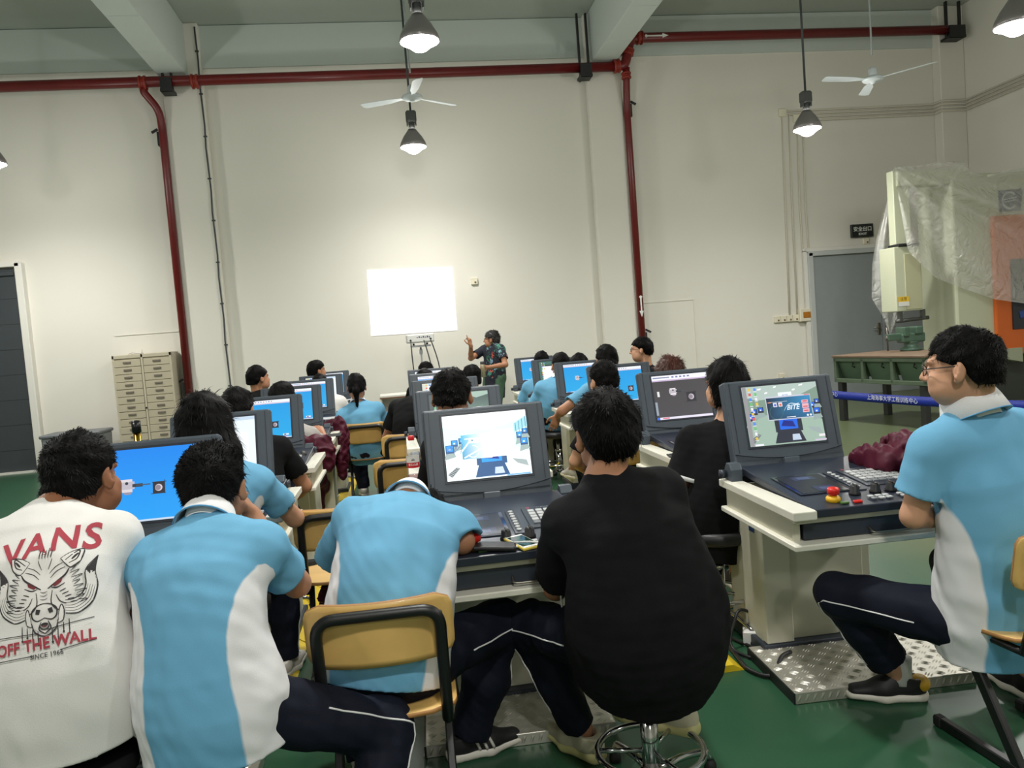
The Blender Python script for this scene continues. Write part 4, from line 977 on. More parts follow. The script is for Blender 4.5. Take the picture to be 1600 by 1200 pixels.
        if s.haslegs:
            for hj, kn, an, fd, sg in s.legs:
                S.cap(hj, kn, .07*c, .05*c, .03); m = kn+(an-kn)*.35; S.cap(kn, m, .048*c, .05*c, .02); S.cap(m, an, .05*c, .034*c, .02); S.cap(an, an-_v((0, 0, .05)), .034*c, .032*c, .02); S.cap(an-_v((0, 0, .05)), an-_v((0, 0, .055))+fd*.1, .03*c, .025*c, .02)
        V, Q = S.mesh(); V = relax(V, Q, 1, .4)
        L = (V-s.hc) @ s.hr/c
        lip = np.clip((.021-np.abs(L[:, 0]))/.004, 0, 1)*np.clip((.0125-np.abs(L[:, 2]+.0595))/.003, 0, 1)*(L[:, 1] > .08)
        brow = np.clip((.006-np.abs(L[:, 2]-.034+.10*np.abs(np.abs(L[:, 0])-.03)))/.003, 0, 1)*(np.abs(np.abs(L[:, 0])-.032) < .02)*(L[:, 1] > .05)
        er = np.hypot(np.abs(L[:, 0])-.031, L[:, 2]-.007); eye = np.clip((.0105-np.hypot((np.abs(L[:, 0])-.031)*.8, (L[:, 2]-.007)*1.5))/.002, 0, 1)*(L[:, 1] > .07); iris = np.clip((.0058-er)/.001, 0, 1)*(L[:, 1] > .07)
        s.body = s._link('body', V, Q, skinmat(s.skin), dict(lip=lip, dark=np.maximum(brow*.85, iris), white=eye*(1-iris)))
        s.surf = (V, Q)
    # --- clothing
    def make_top(s, name, m, loose=1.0, sleeve=.62, hem=.0, hemn=None, kind='tee', seed=1, wr=.004, widths=None, h=None, panel=.72, collar=None, necklow=.0, belly=0., drop=None, slw=1., armx=True):
        c, b = s.sc, s.bd; h = h or s.h
        lo = np.min([s.sp[0]-.36, s.nk-.36], 0); hi = np.max([s.sp[0]+.36, s.nk+.34], 0)
        for a in s.arms: lo = np.minimum(lo, np.minimum(a[0], a[1])-.13); hi = np.maximum(hi, np.maximum(a[0], a[1])+.13)
        S = SDF(lo, hi, h)
        W = widths or [(.172, .13), (.168, .126), (.16, .118), (.16, .114), (.158, .11), (.128, .085), (.064, .056)]
        W = [(w*c*b*(1 if i > 4 else loose), d*c*b*(1 if i > 4 else loose)) for i, (w, d) in enumerate(W)]; s.W = W
        down = _n(s.sp[0]-s.sp[1]); base = s.sp[0]+down*(.10 if drop is None else drop)
        S.ecap(base, s.sp[0], W[0], W[0], s.sd, .05)
        for i in range(6): S.ecap(s.sp[i], s.sp[i+1], W[i], W[i+1], s.sd, .045)
        if belly: S.ell(s.sp[1]-s.bk*.03, (.18*c*b, .16*c*b, .16*c), rotm(s.yaw), .06)
        cuffs = []
        if s.hasarms: S.cap(s.shl-s.tup*.02, s.shr-s.tup*.02, .062*c*b, .062*c*b, .06)
        for sh_, e, w, sg, hd, hp in s.arms:
            if not s.hasarms: continue
            S.cap(s.nk-s.tup*.035+s.sd*sg*.03, sh_, .052*c, .056*c*b, .05)
            if sleeve <= 1:
                end = sh_+(e-sh_)*sleeve; S.cap(sh_, end, .057*c*b*slw, .070*c*b*slw, .022, flat=True)
            else:
                S.cap(sh_, e, .066*c*b*slw, .058*c*slw, .035); end = e+(w-e)*(sleeve-1); S.cap(e, end, .058*c*slw, .045*c*slw, .02, flat=True)
            cuffs.append((sh_, e, end, sg))
        n1 = Noise(seed, 26, 8, (1, 1, .6)); n2 = Noise(seed+9, 60, 8)
        if wr: S.warp(lambda x, y, z: wr*(n1(x, y, z)*.8+.35*n2(x, y, z)))
        # folds running from the armpits
        hn = _n(hemn) if hemn is not None else down
        S.cut(base+hn*hem, hn)
        # neck hole
        nn = _n(s.tup*1.0-s.bk*.30); S.cut(s.nk+s.tup*(.026-necklow)+0*s.bk, nn)
        for (sh_, e, end, sg), a in zip(cuffs, s.arms):
            if sleeve <= 1: d = _n(e-sh_); S.cap(end-d*.03, end+d*.02, .057*c*b*slw-.006, .069*c*b*slw-.004, .004, 's')
        V, Q = S.mesh(); V = relax(V, Q, 1, .4); s.top_sdf = S
        attrs = {}
        if kind == 'polo':
            sp = np.array(s.sp); Tm = None; best = np.full(len(V), 9.); tt = np.zeros(len(V)); u = np.zeros(len(V)); un = np.zeros(len(V)); Wd = np.array(W)
            for i in range(-1, 6):
                a_, b_ = (base, s.sp[0]) if i < 0 else (s.sp[i], s.sp[i+1]); ba = b_-a_; t = np.clip(((V-a_) @ ba)/(ba @ ba), 0, 1); Pp = a_+t[:, None]*ba; dd = np.linalg.norm(V-Pp, axis=1)
                lat = (V-Pp) @ s.sd; wd = W[max(i, 0)][0]+(W[i+1][0]-W[max(i, 0)][0])*t; mm = dd < best; best[mm] = dd[mm]; tt[mm] = ((i+t)/6)[mm]; u[mm] = (lat/wd)[mm]; un[mm] = (dd/wd)[mm]
            edge = np.interp(tt, [-.17, 0, .25, .45, .6, .68, .72], [panel-.03, panel, panel+.03, panel+.12, panel+.28, panel+.45, 9])
            val = (np.abs(u)-edge)*.16
            for sh_, e, w, sg, hd, hp in s.arms:
                ba = e-sh_; t = ((V-sh_) @ ba)/(ba @ ba); dd = np.linalg.norm(V-(sh_+np.clip(t, 0, 1.4)[:, None]*ba), axis=1)
                val = np.where(((dd < .095*c*b) & (un > 1.2) & (t > -.3) & (t < 1.5)) | ((dd < .08*c*b) & (t > .08) & (t < 1.3) & armx), -.02, val)
            E_ = np.concatenate([Q[:, [0, 1]], Q[:, [1, 2]], Q[:, [2, 3]], Q[:, [3, 0]]]); E_ = np.concatenate([E_, E_[:, ::-1]]); dg = np.maximum(np.bincount(E_[:, 0], minlength=len(V)), 1); val = np.clip(val, -.03, .03)
            for _ in range(5): val = .4*val+.6*np.bincount(E_[:, 0], val[E_[:, 1]], len(V))/dg
            attrs['panel'] = val
        top = s._link(name, V, Q, m, attrs); s.top = top; s.topVQ = (V, Q)
        if collar: s.make_collar(collar)
        return top
    def make_collar(s, style):
        "turned-down polo collar: a loop round the neck with a fall"
        c = s.sc; up = _n(s.tup-s.bk*.30); f = _n(-s.bk-up*(-s.bk @ up)); r = _n(np.cross(f, up)); cen = s.nk+s.tup*.016-up*.0
        m0 = MB(); rows = []; n = 36
        stand = .036 if style != 'up' else .055
        prof = ((.057, -.03), (.057, stand*.5), (.057, stand), (.061, stand+.004), (.067, stand-.012), (.075, -.008), (.082, -.03))
        if style == 'up': prof = ((.058, -.05), (.057, .02), (.057, .05), (.060, .055), (.067, .045), (.077, .008), (.086, -.042))
        for q, (rad, z) in enumerate(prof):
            row = []
            for k in range(n+1):
                a = PI/2+.22+(2*PI-.44)*k/n; ex = 1.16 if style == 'up' else (1.04 if style == 'fold' else 1.0)
                zz = z+(-.018*max(0, math.sin(a))*(1 if q > 3 else .3))
                row.append(Vector(cen+(r*math.cos(a)*rad*1.02*ex+f*math.sin(a)*rad*1.12*ex)*c+up*zz*c-s.off))
            rows.append(row)
        m0.quadgrid(rows); o = m0.build('collar', POLOC, s.top); md = o.modifiers.new('thick', 'SOLIDIFY'); md.thickness = .003
        e = MB(); e.tube(rows[-1], .0022, 6); e.build('collar_edge', POLOE, s.top)
    def make_legs(s, name, m, length=1., seed=3, cuff=None, slim=1., wr=.0045, piping=True, seat=None, flare=1.):
        c, b = s.sc, s.bd; lo, hi = s.pel-.3, s.pel+.22
        for l in s.legs:
            for q in l[:3]: lo = np.minimum(lo, q-.14); hi = np.maximum(hi, q+.14)
        S = SDF(lo, hi, max(s.h, .006)); hip = s.pel-_v((0, 0, .02))
        S.ecap(hip+s.right*-.03, hip+s.right*.03, (.13*c*b, .115*c*b), (.13*c*b, .115*c*b), s.fw, .05); S.ecap(s.sp[0], s.sp[1], (.165*c*b, .118*c*b), (.15*c*b, .105*c*b), s.sd, .05)
        s.hem = []
        for hj, kn, an, fd, sg in s.legs:
            S.cap(hj, kn, .098*c*slim*b**.5, .078*c*slim, .05)
            if length > .5:
                f = (length-.5)*2; end = kn+(an-kn)*f; S.cap(kn, kn+(end-kn)*.5, .076*c*slim, .070*c*slim*flare, .03); S.cap(kn+(end-kn)*.5, end, .070*c*slim*flare, .062*c*slim*flare, .03, flat=True); s.hem.append((end, _n(end-kn)))
            else:
                end = hj+(kn-hj)*length*2
        n1 = Noise(seed, 30, 8, (1, 1, .8)); n2 = Noise(seed+5, 70, 8)
        S.warp(lambda x, y, z: wr*(n1(x, y, z)+.4*n2(x, y, z)))
        if length <= .5:
            for hj, kn, an, fd, sg in s.legs:
                d = _n(kn-hj); e = hj+(kn-hj)*length*2; S.cap(e+d*.08, kn+d*.05, .1, .1, .004, 's')
        V, Q = S.mesh(); V = relax(V, Q, 1, .4); o = s._link(name, V, Q, m); s.legVQ = (V, Q)
        if piping and length > .5:
            bvh = BVHTree.FromPolygons([Vector(v) for v in V], [tuple(q) for q in Q])
            for hj, kn, an, fd, sg in s.legs:
                P = []; path = [hj+(kn-hj)*t for t in np.linspace(.22, .92, 12)]+[kn+(an-kn)*t for t in np.linspace(.06, .93 if length >= 1 else .8, 14)]
                for q in path:
                    out = s.right*sg*.3; hit = bvh.ray_cast(Vector(q+out*1.0), Vector(-out).normalized(), .5)
                    if hit[0] is not None: P.append(np.array(hit[0])+_n(out)*.0015-s.off)
                if len(P) > 5: bb = MB(); bb.tube([Vector(p) for p in P], .0026, 6); bb.build('side_piping', PIPING, o)
        return o
    def make_shoe(s, i, upper, sole, accent=None, style='runner', high=False, sock=None):
        hj, kn, an, fd, sg = s.legs[i]; c = s.sc; fd = _n(fd-_v((0, 0, 1))*fd[2]) if abs(fd[2]) < .5 else fd; up = _v((0, 0, 1)); sd = np.cross(fd, up); g = an-up*.085
        P = lambda x, y, z: g+(sd*x+fd*y+up*z)*c
        S = SDF(g-.24, g+.26, .0055)
        S.ecap(P(0, -.055, .05), P(0, .06, .048), (.036*c, .045*c), (.041*c, .04*c), sd, .02); S.ecap(P(0, .06, .042), P(sg*-.008, .165, .034), (.044*c, .034*c), (.034*c, .02*c), sd, .03)
        S.cap(P(0, -.03, .06), P(0, -.035, .115 if high else .098), .042*c, .040*c, .02); S.cap(P(0, .03, .075), P(0, .0, .105 if high else .09), .034*c, .034*c, .02)
        S.cut(P(0, 0, .022), -up); S.cut(P(0, -.02, .112 if high else .095), up-fd*.25); S.cap(P(0, -.02, .08), P(0, -.025, .16), .033*c, .036*c, .004, 's')
        V, Q = S.mesh(); V = relax(V, Q, 1, .4); sh = s._link('shoe', V, Q, upper); sh_VQ = (V, Q)
        S = SDF(g-.24, g+.26, .0055)
        S.ecap(P(0, -.065, .02), P(0, .06, .018), (.040*c, .03*c), (.046*c, .026*c), sd, .02); S.ecap(P(0, .06, .018), P(sg*-.008, .175, .022), (.047*c, .026*c), (.036*c, .02*c), sd, .03)
        S.cut(P(0, 0, .001), -up); S.cut(P(0, 0, .032 if style != 'chunky' else .042), up)
        V, Q = S.mesh(); s._link('shoe_sole', V, Q, sole, parent=sh)
        bvh = BVHTree.FromPolygons([Vector(v) for v in sh_VQ[0]], [tuple(q) for q in sh_VQ[1]])
        def onside(sx, y, z):
            o = P(sx*.2, y, z); hit = bvh.ray_cast(Vector(o), Vector(-sd*sx), .4); return (np.array(hit[0])+sd*sx*.002-s.off) if hit[0] is not None else None
        if accent is not None and style == 'stripes':
            for sx in (-1, 1):
                for k in range(3):
                    pts = [onside(sx, .02+k*.024-t*.018, .034+t*.045) for t in np.linspace(0, 1, 6)]; pts = [p for p in pts if p is not None]
                    if len(pts) > 2: bb = MB(); bb.tube([Vector(p) for p in pts], .0052, 6); bb.build('shoe_stripe', accent, sh)
        if accent is not None and style == 'heel':
            S = SDF(g-.24, g+.26, .0055); S.ell(P(0, -.068, .062), (.043*c, .034*c, .03*c), np.stack([sd, fd, up], 1), .01); S.cut(P(0, 0, .036), -up)
            V, Q = S.mesh(); s._link('heel_patch', V, Q, accent, parent=sh)
        if style in ('lace', 'chunky', 'runner'):
            bb = MB()
            for k in range(5):
                y = .045+k*.018; L = []
                for x in np.linspace(-.022, .022, 6):
                    hit = bvh.ray_cast(Vector(P(x, y, .25)), Vector((0, 0, -1)), .4)
                    if hit[0] is not None: L.append(Vector(np.array(hit[0])+up*.002-s.off))
                if len(L) > 2: bb.tube(L, .0028, 5)
            bb.build('laces', accent or sole, sh)
        if sock is not None:
            bb = MB(); bb.tube([Vector(an+_v((0, 0, .075))-s.off-fd*.0), Vector(an-s.off+_v((0, 0, .03))), Vector(an-s.off-_v((0, 0, .02)))], [.043*c, .041*c, .043*c], 18); bb.build('sock', sock, sh)
        return sh
    def make_hair(s, m=None, earcut=None, style='short', n=900, L=.018, th=.012, seed=5, nape=-.06, front=.062, side=.012, spike=.5, whorl=None, h=None, top=.015, blade=.0012):
        m = m or HAIRB; c = s.sc; R = s.hr; H = s.H; h = h or max(s.h, .005); S = SDF(s.hc-.3*c, s.hc+.22*c, h)
        S.ell(H(0, -.016, .04), ((.077+th)*c, (.096+th)*c, (.084+top)*c), R, .01)
        S.ell(H(0, -.05, -.02), ((.062+th)*c, (.058+th)*c, (.075)*c), R, .03)
        nz = Noise(seed, 95, 9); nz2 = Noise(seed+3, 34, 7)
        S.warp(lambda x, y, z: .0028*nz(x, y, z)+.0042*nz2(x, y, z))
        # hairline: face opening, ears and nape
        def line(x, y, z):
            X, Y, Z = x-s.hc[0], y-s.hc[1], z-s.hc[2]; u = [(X*R[0, i]+Y*R[1, i]+Z*R[2, i])/c for i in range(3)]
            zl = np.interp(u[1].ravel(), [-.14, -.05, -.02, .02, .045, .07, .1, .14], [nape, nape+.01, side-.02, side+.004, side+.028, front-.01, front, front+.01]).reshape(u[1].shape)
            return (zl-u[2]+.0*u[0]).astype(np.float32)*.9
        sl, P = S._sub(S.lo, S.lo+S.n*S.h); S.D = np.maximum(S.D, line(*P)+.003*nz(*P).astype(np.float32))
        if style in ('short', 'fringe') if earcut is None else earcut:
            for q in (-1, 1): S.ell(H(q*.098, -.004, -.012), (.03*c, .03*c, .036*c), R, .012, 's')
        if style == 'long':
            # the hair falls down the back from the crown
            for q in (-1, 0, 1):
                S.cap(H(q*.055, -.06, .02), H(q*.07, -.105, -.13), .05*c, .052*c, .04); S.cap(H(q*.07, -.105, -.13), H(q*.075+.01, -.125, -.27), .052*c, .03*c, .04)
        if style == 'pony':
            S.cap(H(0, -.11, .0), H(0, -.135, -.04), .022*c, .032*c, .015); S.cap(H(0, -.135, -.04), H(0, -.125, -.19), .032*c, .012*c, .02)
        if style == 'bob':
            for q in (-1, 1): S.cap(H(q*.07, -.02, .02), H(q*.075, -.03, -.08), .028*c, .02*c, .02)
            S.cap(H(0, -.085, .0), H(0, -.09, -.09), .06*c, .05*c, .03)
        if style == 'fringe': S.cap(H(-.05, .085, .06), H(.05, .085, .06), .022*c, .022*c, .02)
        V, Q = S.mesh(); V = relax(V, Q, 1, .3); nb = len(V)
        # strands: thin blades growing out of the cap
        r = np.random.default_rng(seed); F = r.integers(0, len(Q), n); q = Q[F]; wt = r.dirichlet((1, 1, 1, 1), n); base = (V[q]*wt[:, :, None]).sum(1)
        if style in ('short', 'fringe'):
            Lc = (base-s.hc) @ R/c; ok = ~((np.abs(Lc[:, 0]) > .055) & (np.abs(Lc[:, 1]) < .05) & (Lc[:, 2] < .035)) & ~((Lc[:, 2] < -.03) & (r.random(n) < .6)); q = q[ok]; base = base[ok]; n = len(base)
        nr = np.cross(V[q[:, 2]]-V[q[:, 0]], V[q[:, 3]]-V[q[:, 1]]); nr /= np.linalg.norm(nr, axis=1)[:, None]+1e-9
        inn = ((base-H(0, -.016, .02))*nr).sum(1); nr *= np.where(inn < 0, -1, 1)[:, None]
        cw = H(.01, -.075, .105) if whorl is None else H(*whorl); flow = base-cw; flow -= nr*(flow*nr).sum(1)[:, None]; flow /= np.linalg.norm(flow, axis=1)[:, None]+1e-9
        dr = flow*.8+nr*spike+r.normal(0, .22, (n, 3)); dr -= np.outer(np.ones(n), R[:, 2])*0; dr /= np.linalg.norm(dr, axis=1)[:, None]
        ln = L*c*r.uniform(.5, 1.25, n)[:, None]; sd = np.cross(dr, nr); sd /= np.linalg.norm(sd, axis=1)[:, None]+1e-9
        bw = blade*c*r.uniform(.7, 1.5, n)[:, None]; b0 = base-nr*.003; midp = b0+dr*ln*.55+nr*.0015; tip = b0+dr*ln-R[:, 2]*.15*ln
        NV = np.concatenate([b0-sd*bw, b0+sd*bw, midp+sd*bw*.8, midp-sd*bw*.8, tip+sd*bw*.12, tip-sd*bw*.12]); i = np.arange(n)+nb
        NQ = np.concatenate([np.stack([i, i+n, i+2*n, i+3*n], 1), np.stack([i+3*n, i+2*n, i+4*n, i+5*n], 1)])
        V = np.concatenate([V, NV]); Q = np.concatenate([Q, NQ])
        return s._link('hair', V, Q, m)
    def make_glasses(s, m=None):
        c = s.sc; b = MB(); g = m or mat('glasses_frame', (30, 28, 30), .3)
        fr = MB()
        for q in (-1, 1):
            pts = [Vector(s.H(q*.033+.024*math.cos(a)*(1), .104-.006*abs(math.cos(a)), .004+.018*math.sin(a))-s.off) for a in np.linspace(0, 2*PI, 20, endpoint=False)]; fr.tube(pts, .0016, 6, closed=True)
            fr.tube([Vector(s.H(q*x, y, z)-s.off) for x, y, z in ((.057, .1, .008), (.073, .075, .01), (.0865, .0, .012), (.088, -.012, .0))], .0018, 6)
        fr.tube([Vector(s.H(x, .108, .008)-s.off) for x in (-.01, 0, .01)], .0016, 6)
        o = fr.build('glasses', g, s.root)
        for q in (-1, 1):
            b = MB(); pts = [Vector(s.H(q*.033+.023*math.cos(a), .1035-.006*abs(math.cos(a)), .004+.017*math.sin(a))-s.off) for a in np.linspace(0, 2*PI, 20, endpoint=False)]
            f = b.bm.faces.new([b.bm.verts.new(p) for p in pts]); b.build('lens', mat('lens_glass', (225, 232, 236), .05, alpha=.18), o)
        return o
    def bvh_top(s): return BVHTree.FromPolygons([Vector(v) for v in s.topVQ[0]], [tuple(q) for q in s.topVQ[1]])
# ================================================================== the people
F0 = Vector((0, 0, 0))
def floor_at(px, py, z=0.):
    d = FWD+RIGHT*((px-800)/FPX)-UP*((py-600)/FPX); return CAM+d*((z-CAMZ)/d.z)
def V3(*a): return Vector(a)
WS = mat('shoe_white', (206, 202, 194), .6); BS = mat('shoe_black', (24, 24, 26), .6); CS = mat('shoe_cream', (196, 190, 164), .7, noise=.1, nscale=40); YS = mat('sole_pale_yellow', (206, 200, 140), .5); WSO = mat('sole_white', (222, 218, 206), .5); YH = mat('shoe_yellow', (226, 176, 40), .5); RS = mat('shoe_red', (110, 24, 34), .5); GS = mat('shoe_grey', (130, 128, 122), .7)

# --- white T-shirt, front left
p = Person('person in a white T-shirt with a boar print, seated at the far left, dark hair', at(84, 1085, 2.05), at(86, 805, 2.2), at(130, 748, 2.3), heady=-.3, sc=.95, headp=.12, headr=-.08, yaw=.0, hunch=.05, h=.0055, skin=2, build=1.0,
           lh=V3(-1.1, 2.45, .78), rh=V3(-.72, 2.5, .8), re=at(200, 975, 2.2), lpole=(-1, -.2, -.4), rpole=(.6, -.1, -1), lf=V3(-1.15, 2.3, 0), rf=V3(-.72, 2.35, 0), curl=.4)
p.make_top('t_shirt', TEEW, 1.06, .70, seed=2, wr=.0035, necklow=-.014, drop=.12, widths=[(.195, .155), (.19, .15), (.175, .13), (.168, .12), (.163, .112), (.132, .086), (.064, .056)])
p.make_legs('trousers', NAVY, 1.0); [p.make_shoe(i, BS, WSO, WS, 'runner') for i in (0, 1)]
p.make_hair(style='short', n=5200, L=.016, spike=.4, seed=3, th=.013, top=.018, whorl=(-.01, -.09, .085)); P_WHITE = p
# --- light blue polo, front left
p = Person('person in a light blue polo, seated front left, cheek propped on hand', at(330, 1090, 2.02), at(325, 822, 2.18), at(334, 762, 2.28), heady=-.1, sc=.95, headp=.05, headr=.04, yaw=-.14, hunch=.055, shw=.15, re=at(464, 912, 2.27), h=.0055, skin=0, build=1.0,
           lh=V3(-.62, 2.4, .8), rh=at(398, 812, 2.36), lpole=(-1, -.1, -.8), rpole=(1, .1, -1.2), lf=V3(-.62, 2.25, 0), rf=V3(-.2, 1.93, 0), rk=V3(-.215, 1.9, .375), rhd=(-.35, 0.1, .8), rhp=(-.8, -.2, 0), curl=.9)
p.make_top('polo_shirt', POLO, 1.04, .66, kind='polo', seed=4, wr=.0035, panel=.62, drop=.13, widths=[(.182, .15), (.16, .135), (.146, .118), (.148, .11), (.152, .108), (.128, .085), (.064, .056)], collar='fold')
p.make_legs('track_trousers', NAVY, 1.0, seed=8); [p.make_shoe(i, BS, WSO, WS, 'runner') for i in (0, 1)]
p.make_hair(style='short', n=5600, L=.013, spike=.7, seed=11, th=.010, top=.014, whorl=(.02, -.1, .06), nape=-.07)
# --- slumped polo, middle
p = Person('person in a light blue polo slumped forward on the middle front desk, head down', at(600, 1030, 2.33), at(638, 788, 2.62), at(664, 826, 2.72), heady=-.2, headp=1.25, yaw=-.04, hunch=.075, h=.0055, skin=0, build=1.0,
           lh=V3(-.05, 2.74, .8), rh=V3(-.05, 2.74, .8), re=at(722, 846, 2.5), lpole=(-1, .1, -.2), rpole=(1, .2, -.3), lf=V3(-.22, 2.62, 0), rf=floor_at(738, 1180), rkp=(1.1, .7, .9), rfd=(.97, .22, 0), curl=.3)
p.make_top('polo_shirt', POLO, 1.04, 1.0, kind='polo', seed=14, wr=.0035, panel=.72, drop=.055, widths=[(.182, .14), (.178, .135), (.172, .13), (.172, .12), (.17, .112), (.135, .086), (.064, .056)], collar='flat')
p.make_legs('track_trousers', NAVY, 1.0, seed=18, flare=1.15); p.make_shoe(0, BS, WSO, WS, 'stripes'); p.make_shoe(1, BS, WSO, WS, 'stripes')
p.make_hair(style='short', n=800, L=.015, spike=.6, seed=15)
# --- black T-shirt on the stool, front middle
p = Person('person in a loose black T-shirt sitting on a chrome stool in the front middle', at(1010, 985, 2.24), at(946, 748, 2.24), at(947, 678, 2.27), heady=.05, headp=.12, headr=-.06, yaw=.1, hunch=.075, h=.0055, skin=0, build=1.0, shw=.152,
           lh=at(905, 880, 2.72), le=at(868, 918, 2.46), rh=V3(.82, 2.74, .64), re=at(1035, 890, 2.48), lpole=(-.6, -.3, -1), rpole=(1, -.2, -.9), lf=floor_at(912, 1178), lfd=(-.45, .75, 0), lkp=(-.9, .9, .9), rf=at(1050, 1140, 2.38), rfd=(-.75, .65, 0), rkp=(.1, 1, .4), curl=.5)
p.make_top('t_shirt', TEEB, 1.08, .74, seed=21, wr=.004, necklow=-.014, drop=.13, slw=1.12, widths=[(.215, .205), (.212, .19), (.192, .155), (.178, .128), (.168, .114), (.135, .086), (.064, .056)])
p.make_legs('track_trousers', NAVY, .99, seed=28); p.make_shoe(0, CS, YS, CS, 'chunky'); p.make_shoe(1, CS, YS, CS, 'chunky')
p.make_hair(style='short', n=5200, L=.02, spike=.22, seed=23, th=.016, top=.018, nape=-.08, whorl=(.0, -.07, .1)); P_BLACK = p
stool(p.pel[0]-.01, p.pel[1]+.01, .3, 'chrome stool with a ring footrest under the black T-shirt in the front middle')
# --- polo and glasses, right
p = Person('person in a light blue polo and glasses sitting upright at the right edge', at(1555, 955, 2.3), at(1518, 642, 2.3), at(1502, 575, 2.28), heady=.72, headp=.06, yaw=.12, hunch=.03, h=.0055, skin=1, build=1.0,
           lh=at(1530, 808, 2.5), le=at(1427, 806, 2.32), rh=at(1560, 820, 2.7), lpole=(-1, -.5, -.9), rpole=(1, -.3, -1), lf=floor_at(1408, 1092), lfd=(-.95, .3, 0), lkp=(-1.1, .5, 1.0), rf=floor_at(1600, 1085), rkp=(-.2, 1, 1), curl=.5)
p.make_top('polo_shirt', POLO, 1.05, .68, kind='polo', seed=34, wr=.004, armx=False, panel=.78, drop=.13, slw=1.08, widths=[(.185, .15), (.18, .145), (.168, .13), (.165, .12), (.162, .112), (.135, .086), (.064, .056)], collar='up')
p.make_legs('track_trousers', NAVY, .9, seed=38, flare=1.1); p.make_shoe(0, BS, WSO, YH, 'heel', sock=SOCKW); p.make_shoe(1, BS, WSO, YH, 'heel')
p.make_hair(style='short', n=5200, L=.014, spike=.4, seed=33, th=.010, top=.014, nape=-.06); p.make_glasses()
# --- black shirt with white cuffs, second row right
p = Person('person in a black T-shirt with white sleeve edges sitting left of the front right console', at(1118, 815, 3.5), at(1135, 668, 3.56), at(1134, 602, 3.6), heady=.25, headp=.1, yaw=.0, hunch=.05, h=.008, skin=1, build=1.0,
           lh=V3(1.25, 3.95, .72), le=at(1058, 772, 3.52), rh=V3(1.65, 4.0, .8), lpole=(-.8, -.3, -1), rpole=(1, -.2, -1), lf=floor_at(1098, 915), rf=V3(1.6, 3.75, .08), lkp=(-.5, 1, 1))
p.make_top('t_shirt', TEEB, 1.1, .72, seed=41, drop=.15, necklow=-.014, slw=1.15)
for (sh_, e, w_, sg, _, _) in p.arms:
    en = sh_+(e-sh_)*.72; d = _n(e-sh_); b = MB(); b.tube([Vector(en-d*.012-p.off), Vector(en+d*.006-p.off)], .089*1.06*1.12, 24); b.build('sleeve_edge', PIPING, p.top)
p.make_legs('shorts', BLKP, .48, seed=42, piping=False); p.make_shoe(0, WS, WSO, RS, 'lace', True, BLKP); p.make_shoe(1, BS, WSO, WS, 'runner')
p.make_hair(style='bob', n=2600, L=.03, spike=.2, seed=43, th=.014, top=.018, nape=-.085)
stool(p.pel[0], p.pel[1], .9, 'chrome stool under the black T-shirt with white sleeve edges')
stool(P_WHITE.pel[0], P_WHITE.pel[1], .1, 'chrome stool under the white T-shirt at the far left')
# --- long haired girl
p = Person('person with long black hair in a light blue polo, second row left', at(345, 868, 3.25), at(345, 722, 3.3), at(322, 664, 3.3), heady=.1, headp=.12, headr=-.12, yaw=-.15, hunch=.06, h=.007, skin=1, build=.98, sc=.97,
           rh=at(425, 770, 3.6), rpole=(1, -.5, -1), lh=V3(-1.1, 3.7, .78))
p.make_top('polo_shirt', POLO, 1.04, .66, kind='polo', seed=44, drop=.14, collar='fold', panel=.85); p.make_legs('track_trousers', NAVY, 1., seed=48); [p.make_shoe(i, WS, WSO, None, 'lace') for i in (0, 1)]
p.make_hair(style='long', n=2600, L=.05, spike=.02, seed=47, th=.022, top=.022, nape=-.1, blade=.0016)
stool(p.pel[0], p.pel[1]+.0, .5, 'chrome stool under the long haired person')

# --- the rows behind, smaller in the picture
def mid(label, pel, neck, head, top, topm, hair='short', legs='track_trousers', legm=None, L=1., kind='tee', seat=True, hm=None, h=.011, shoe=(WS, WSO), seed=50, nh=500, hl=.016, nape=-.058, **kw):
    q = Person(label, pel, neck, head, h=h, **kw)
    q.make_top(top, topm, 1.04, .68, kind=kind, seed=seed, drop=.13, collar='fold' if kind == 'polo' else None, wr=.004, panel=1.3)
    q.make_legs(legs, legm or NAVY, L, seed=seed+1, piping=False)
    for i in (0, 1): q.make_shoe(i, shoe[0], shoe[1], None, 'plain')
    q.make_hair(m=hm, style=hair, n=nh, L=hl, seed=seed+2, spike=.35, blade=.002, nape=nape)
    if seat: stool(q.pel[0], q.pel[1], seed*.37, 'chrome stool under the '+' '.join(('student '+label.split('person ')[-1].split('girl ')[-1]).split()[:12]).rstrip(','))
    return q
# left row
mid('person in a black shirt bent behind the long haired person', at(392, 770, 4.45), at(392, 690, 4.62), at(372, 642, 4.66), 't_shirt', TEEB, headp=.2, seed=51, hunch=.06, h=.009, nh=1200, heady=-.15)
p9 = mid('person in a pale grey T-shirt reaching for a mouse, third seat of the left row', at(464, 722, 6.15), at(454, 664, 6.12), at(442, 624, 6.12), 't_shirt', TEEG, legs='maroon_trousers', legm=MAROON, heady=-.5, headp=.2, yaw=-.4, rh=at(503, 677, 6.45), rpole=(1, -.5, -1), rf=floor_at(516, 800), rk=at(512, 715, 6.35), seed=53, h=.009, shoe=(GS, WSO), nh=1000, curl=.3)
mid('person in a black T-shirt sitting left of the left row, face turned right', at(412, 664, 8.0), at(404, 617, 8.0), at(404, 592, 8.0), 't_shirt', TEEB, heady=-.9, yaw=-.5, seed=55)
mid('person in a white shirt with head bowed, fifth seat of the left row', at(512, 655, 8.55), at(508, 622, 8.6), at(500, 604, 8.65), 't_shirt', TEEW, headp=.3, yaw=-.2, seed=57)
mid('person with cropped hair looking right, seat nearest the back wall in the left row', at(502, 640, 9.75), at(498, 602, 9.75), at(495, 580, 9.75), 't_shirt', TEEB, heady=-1.0, yaw=-.3, seed=59)
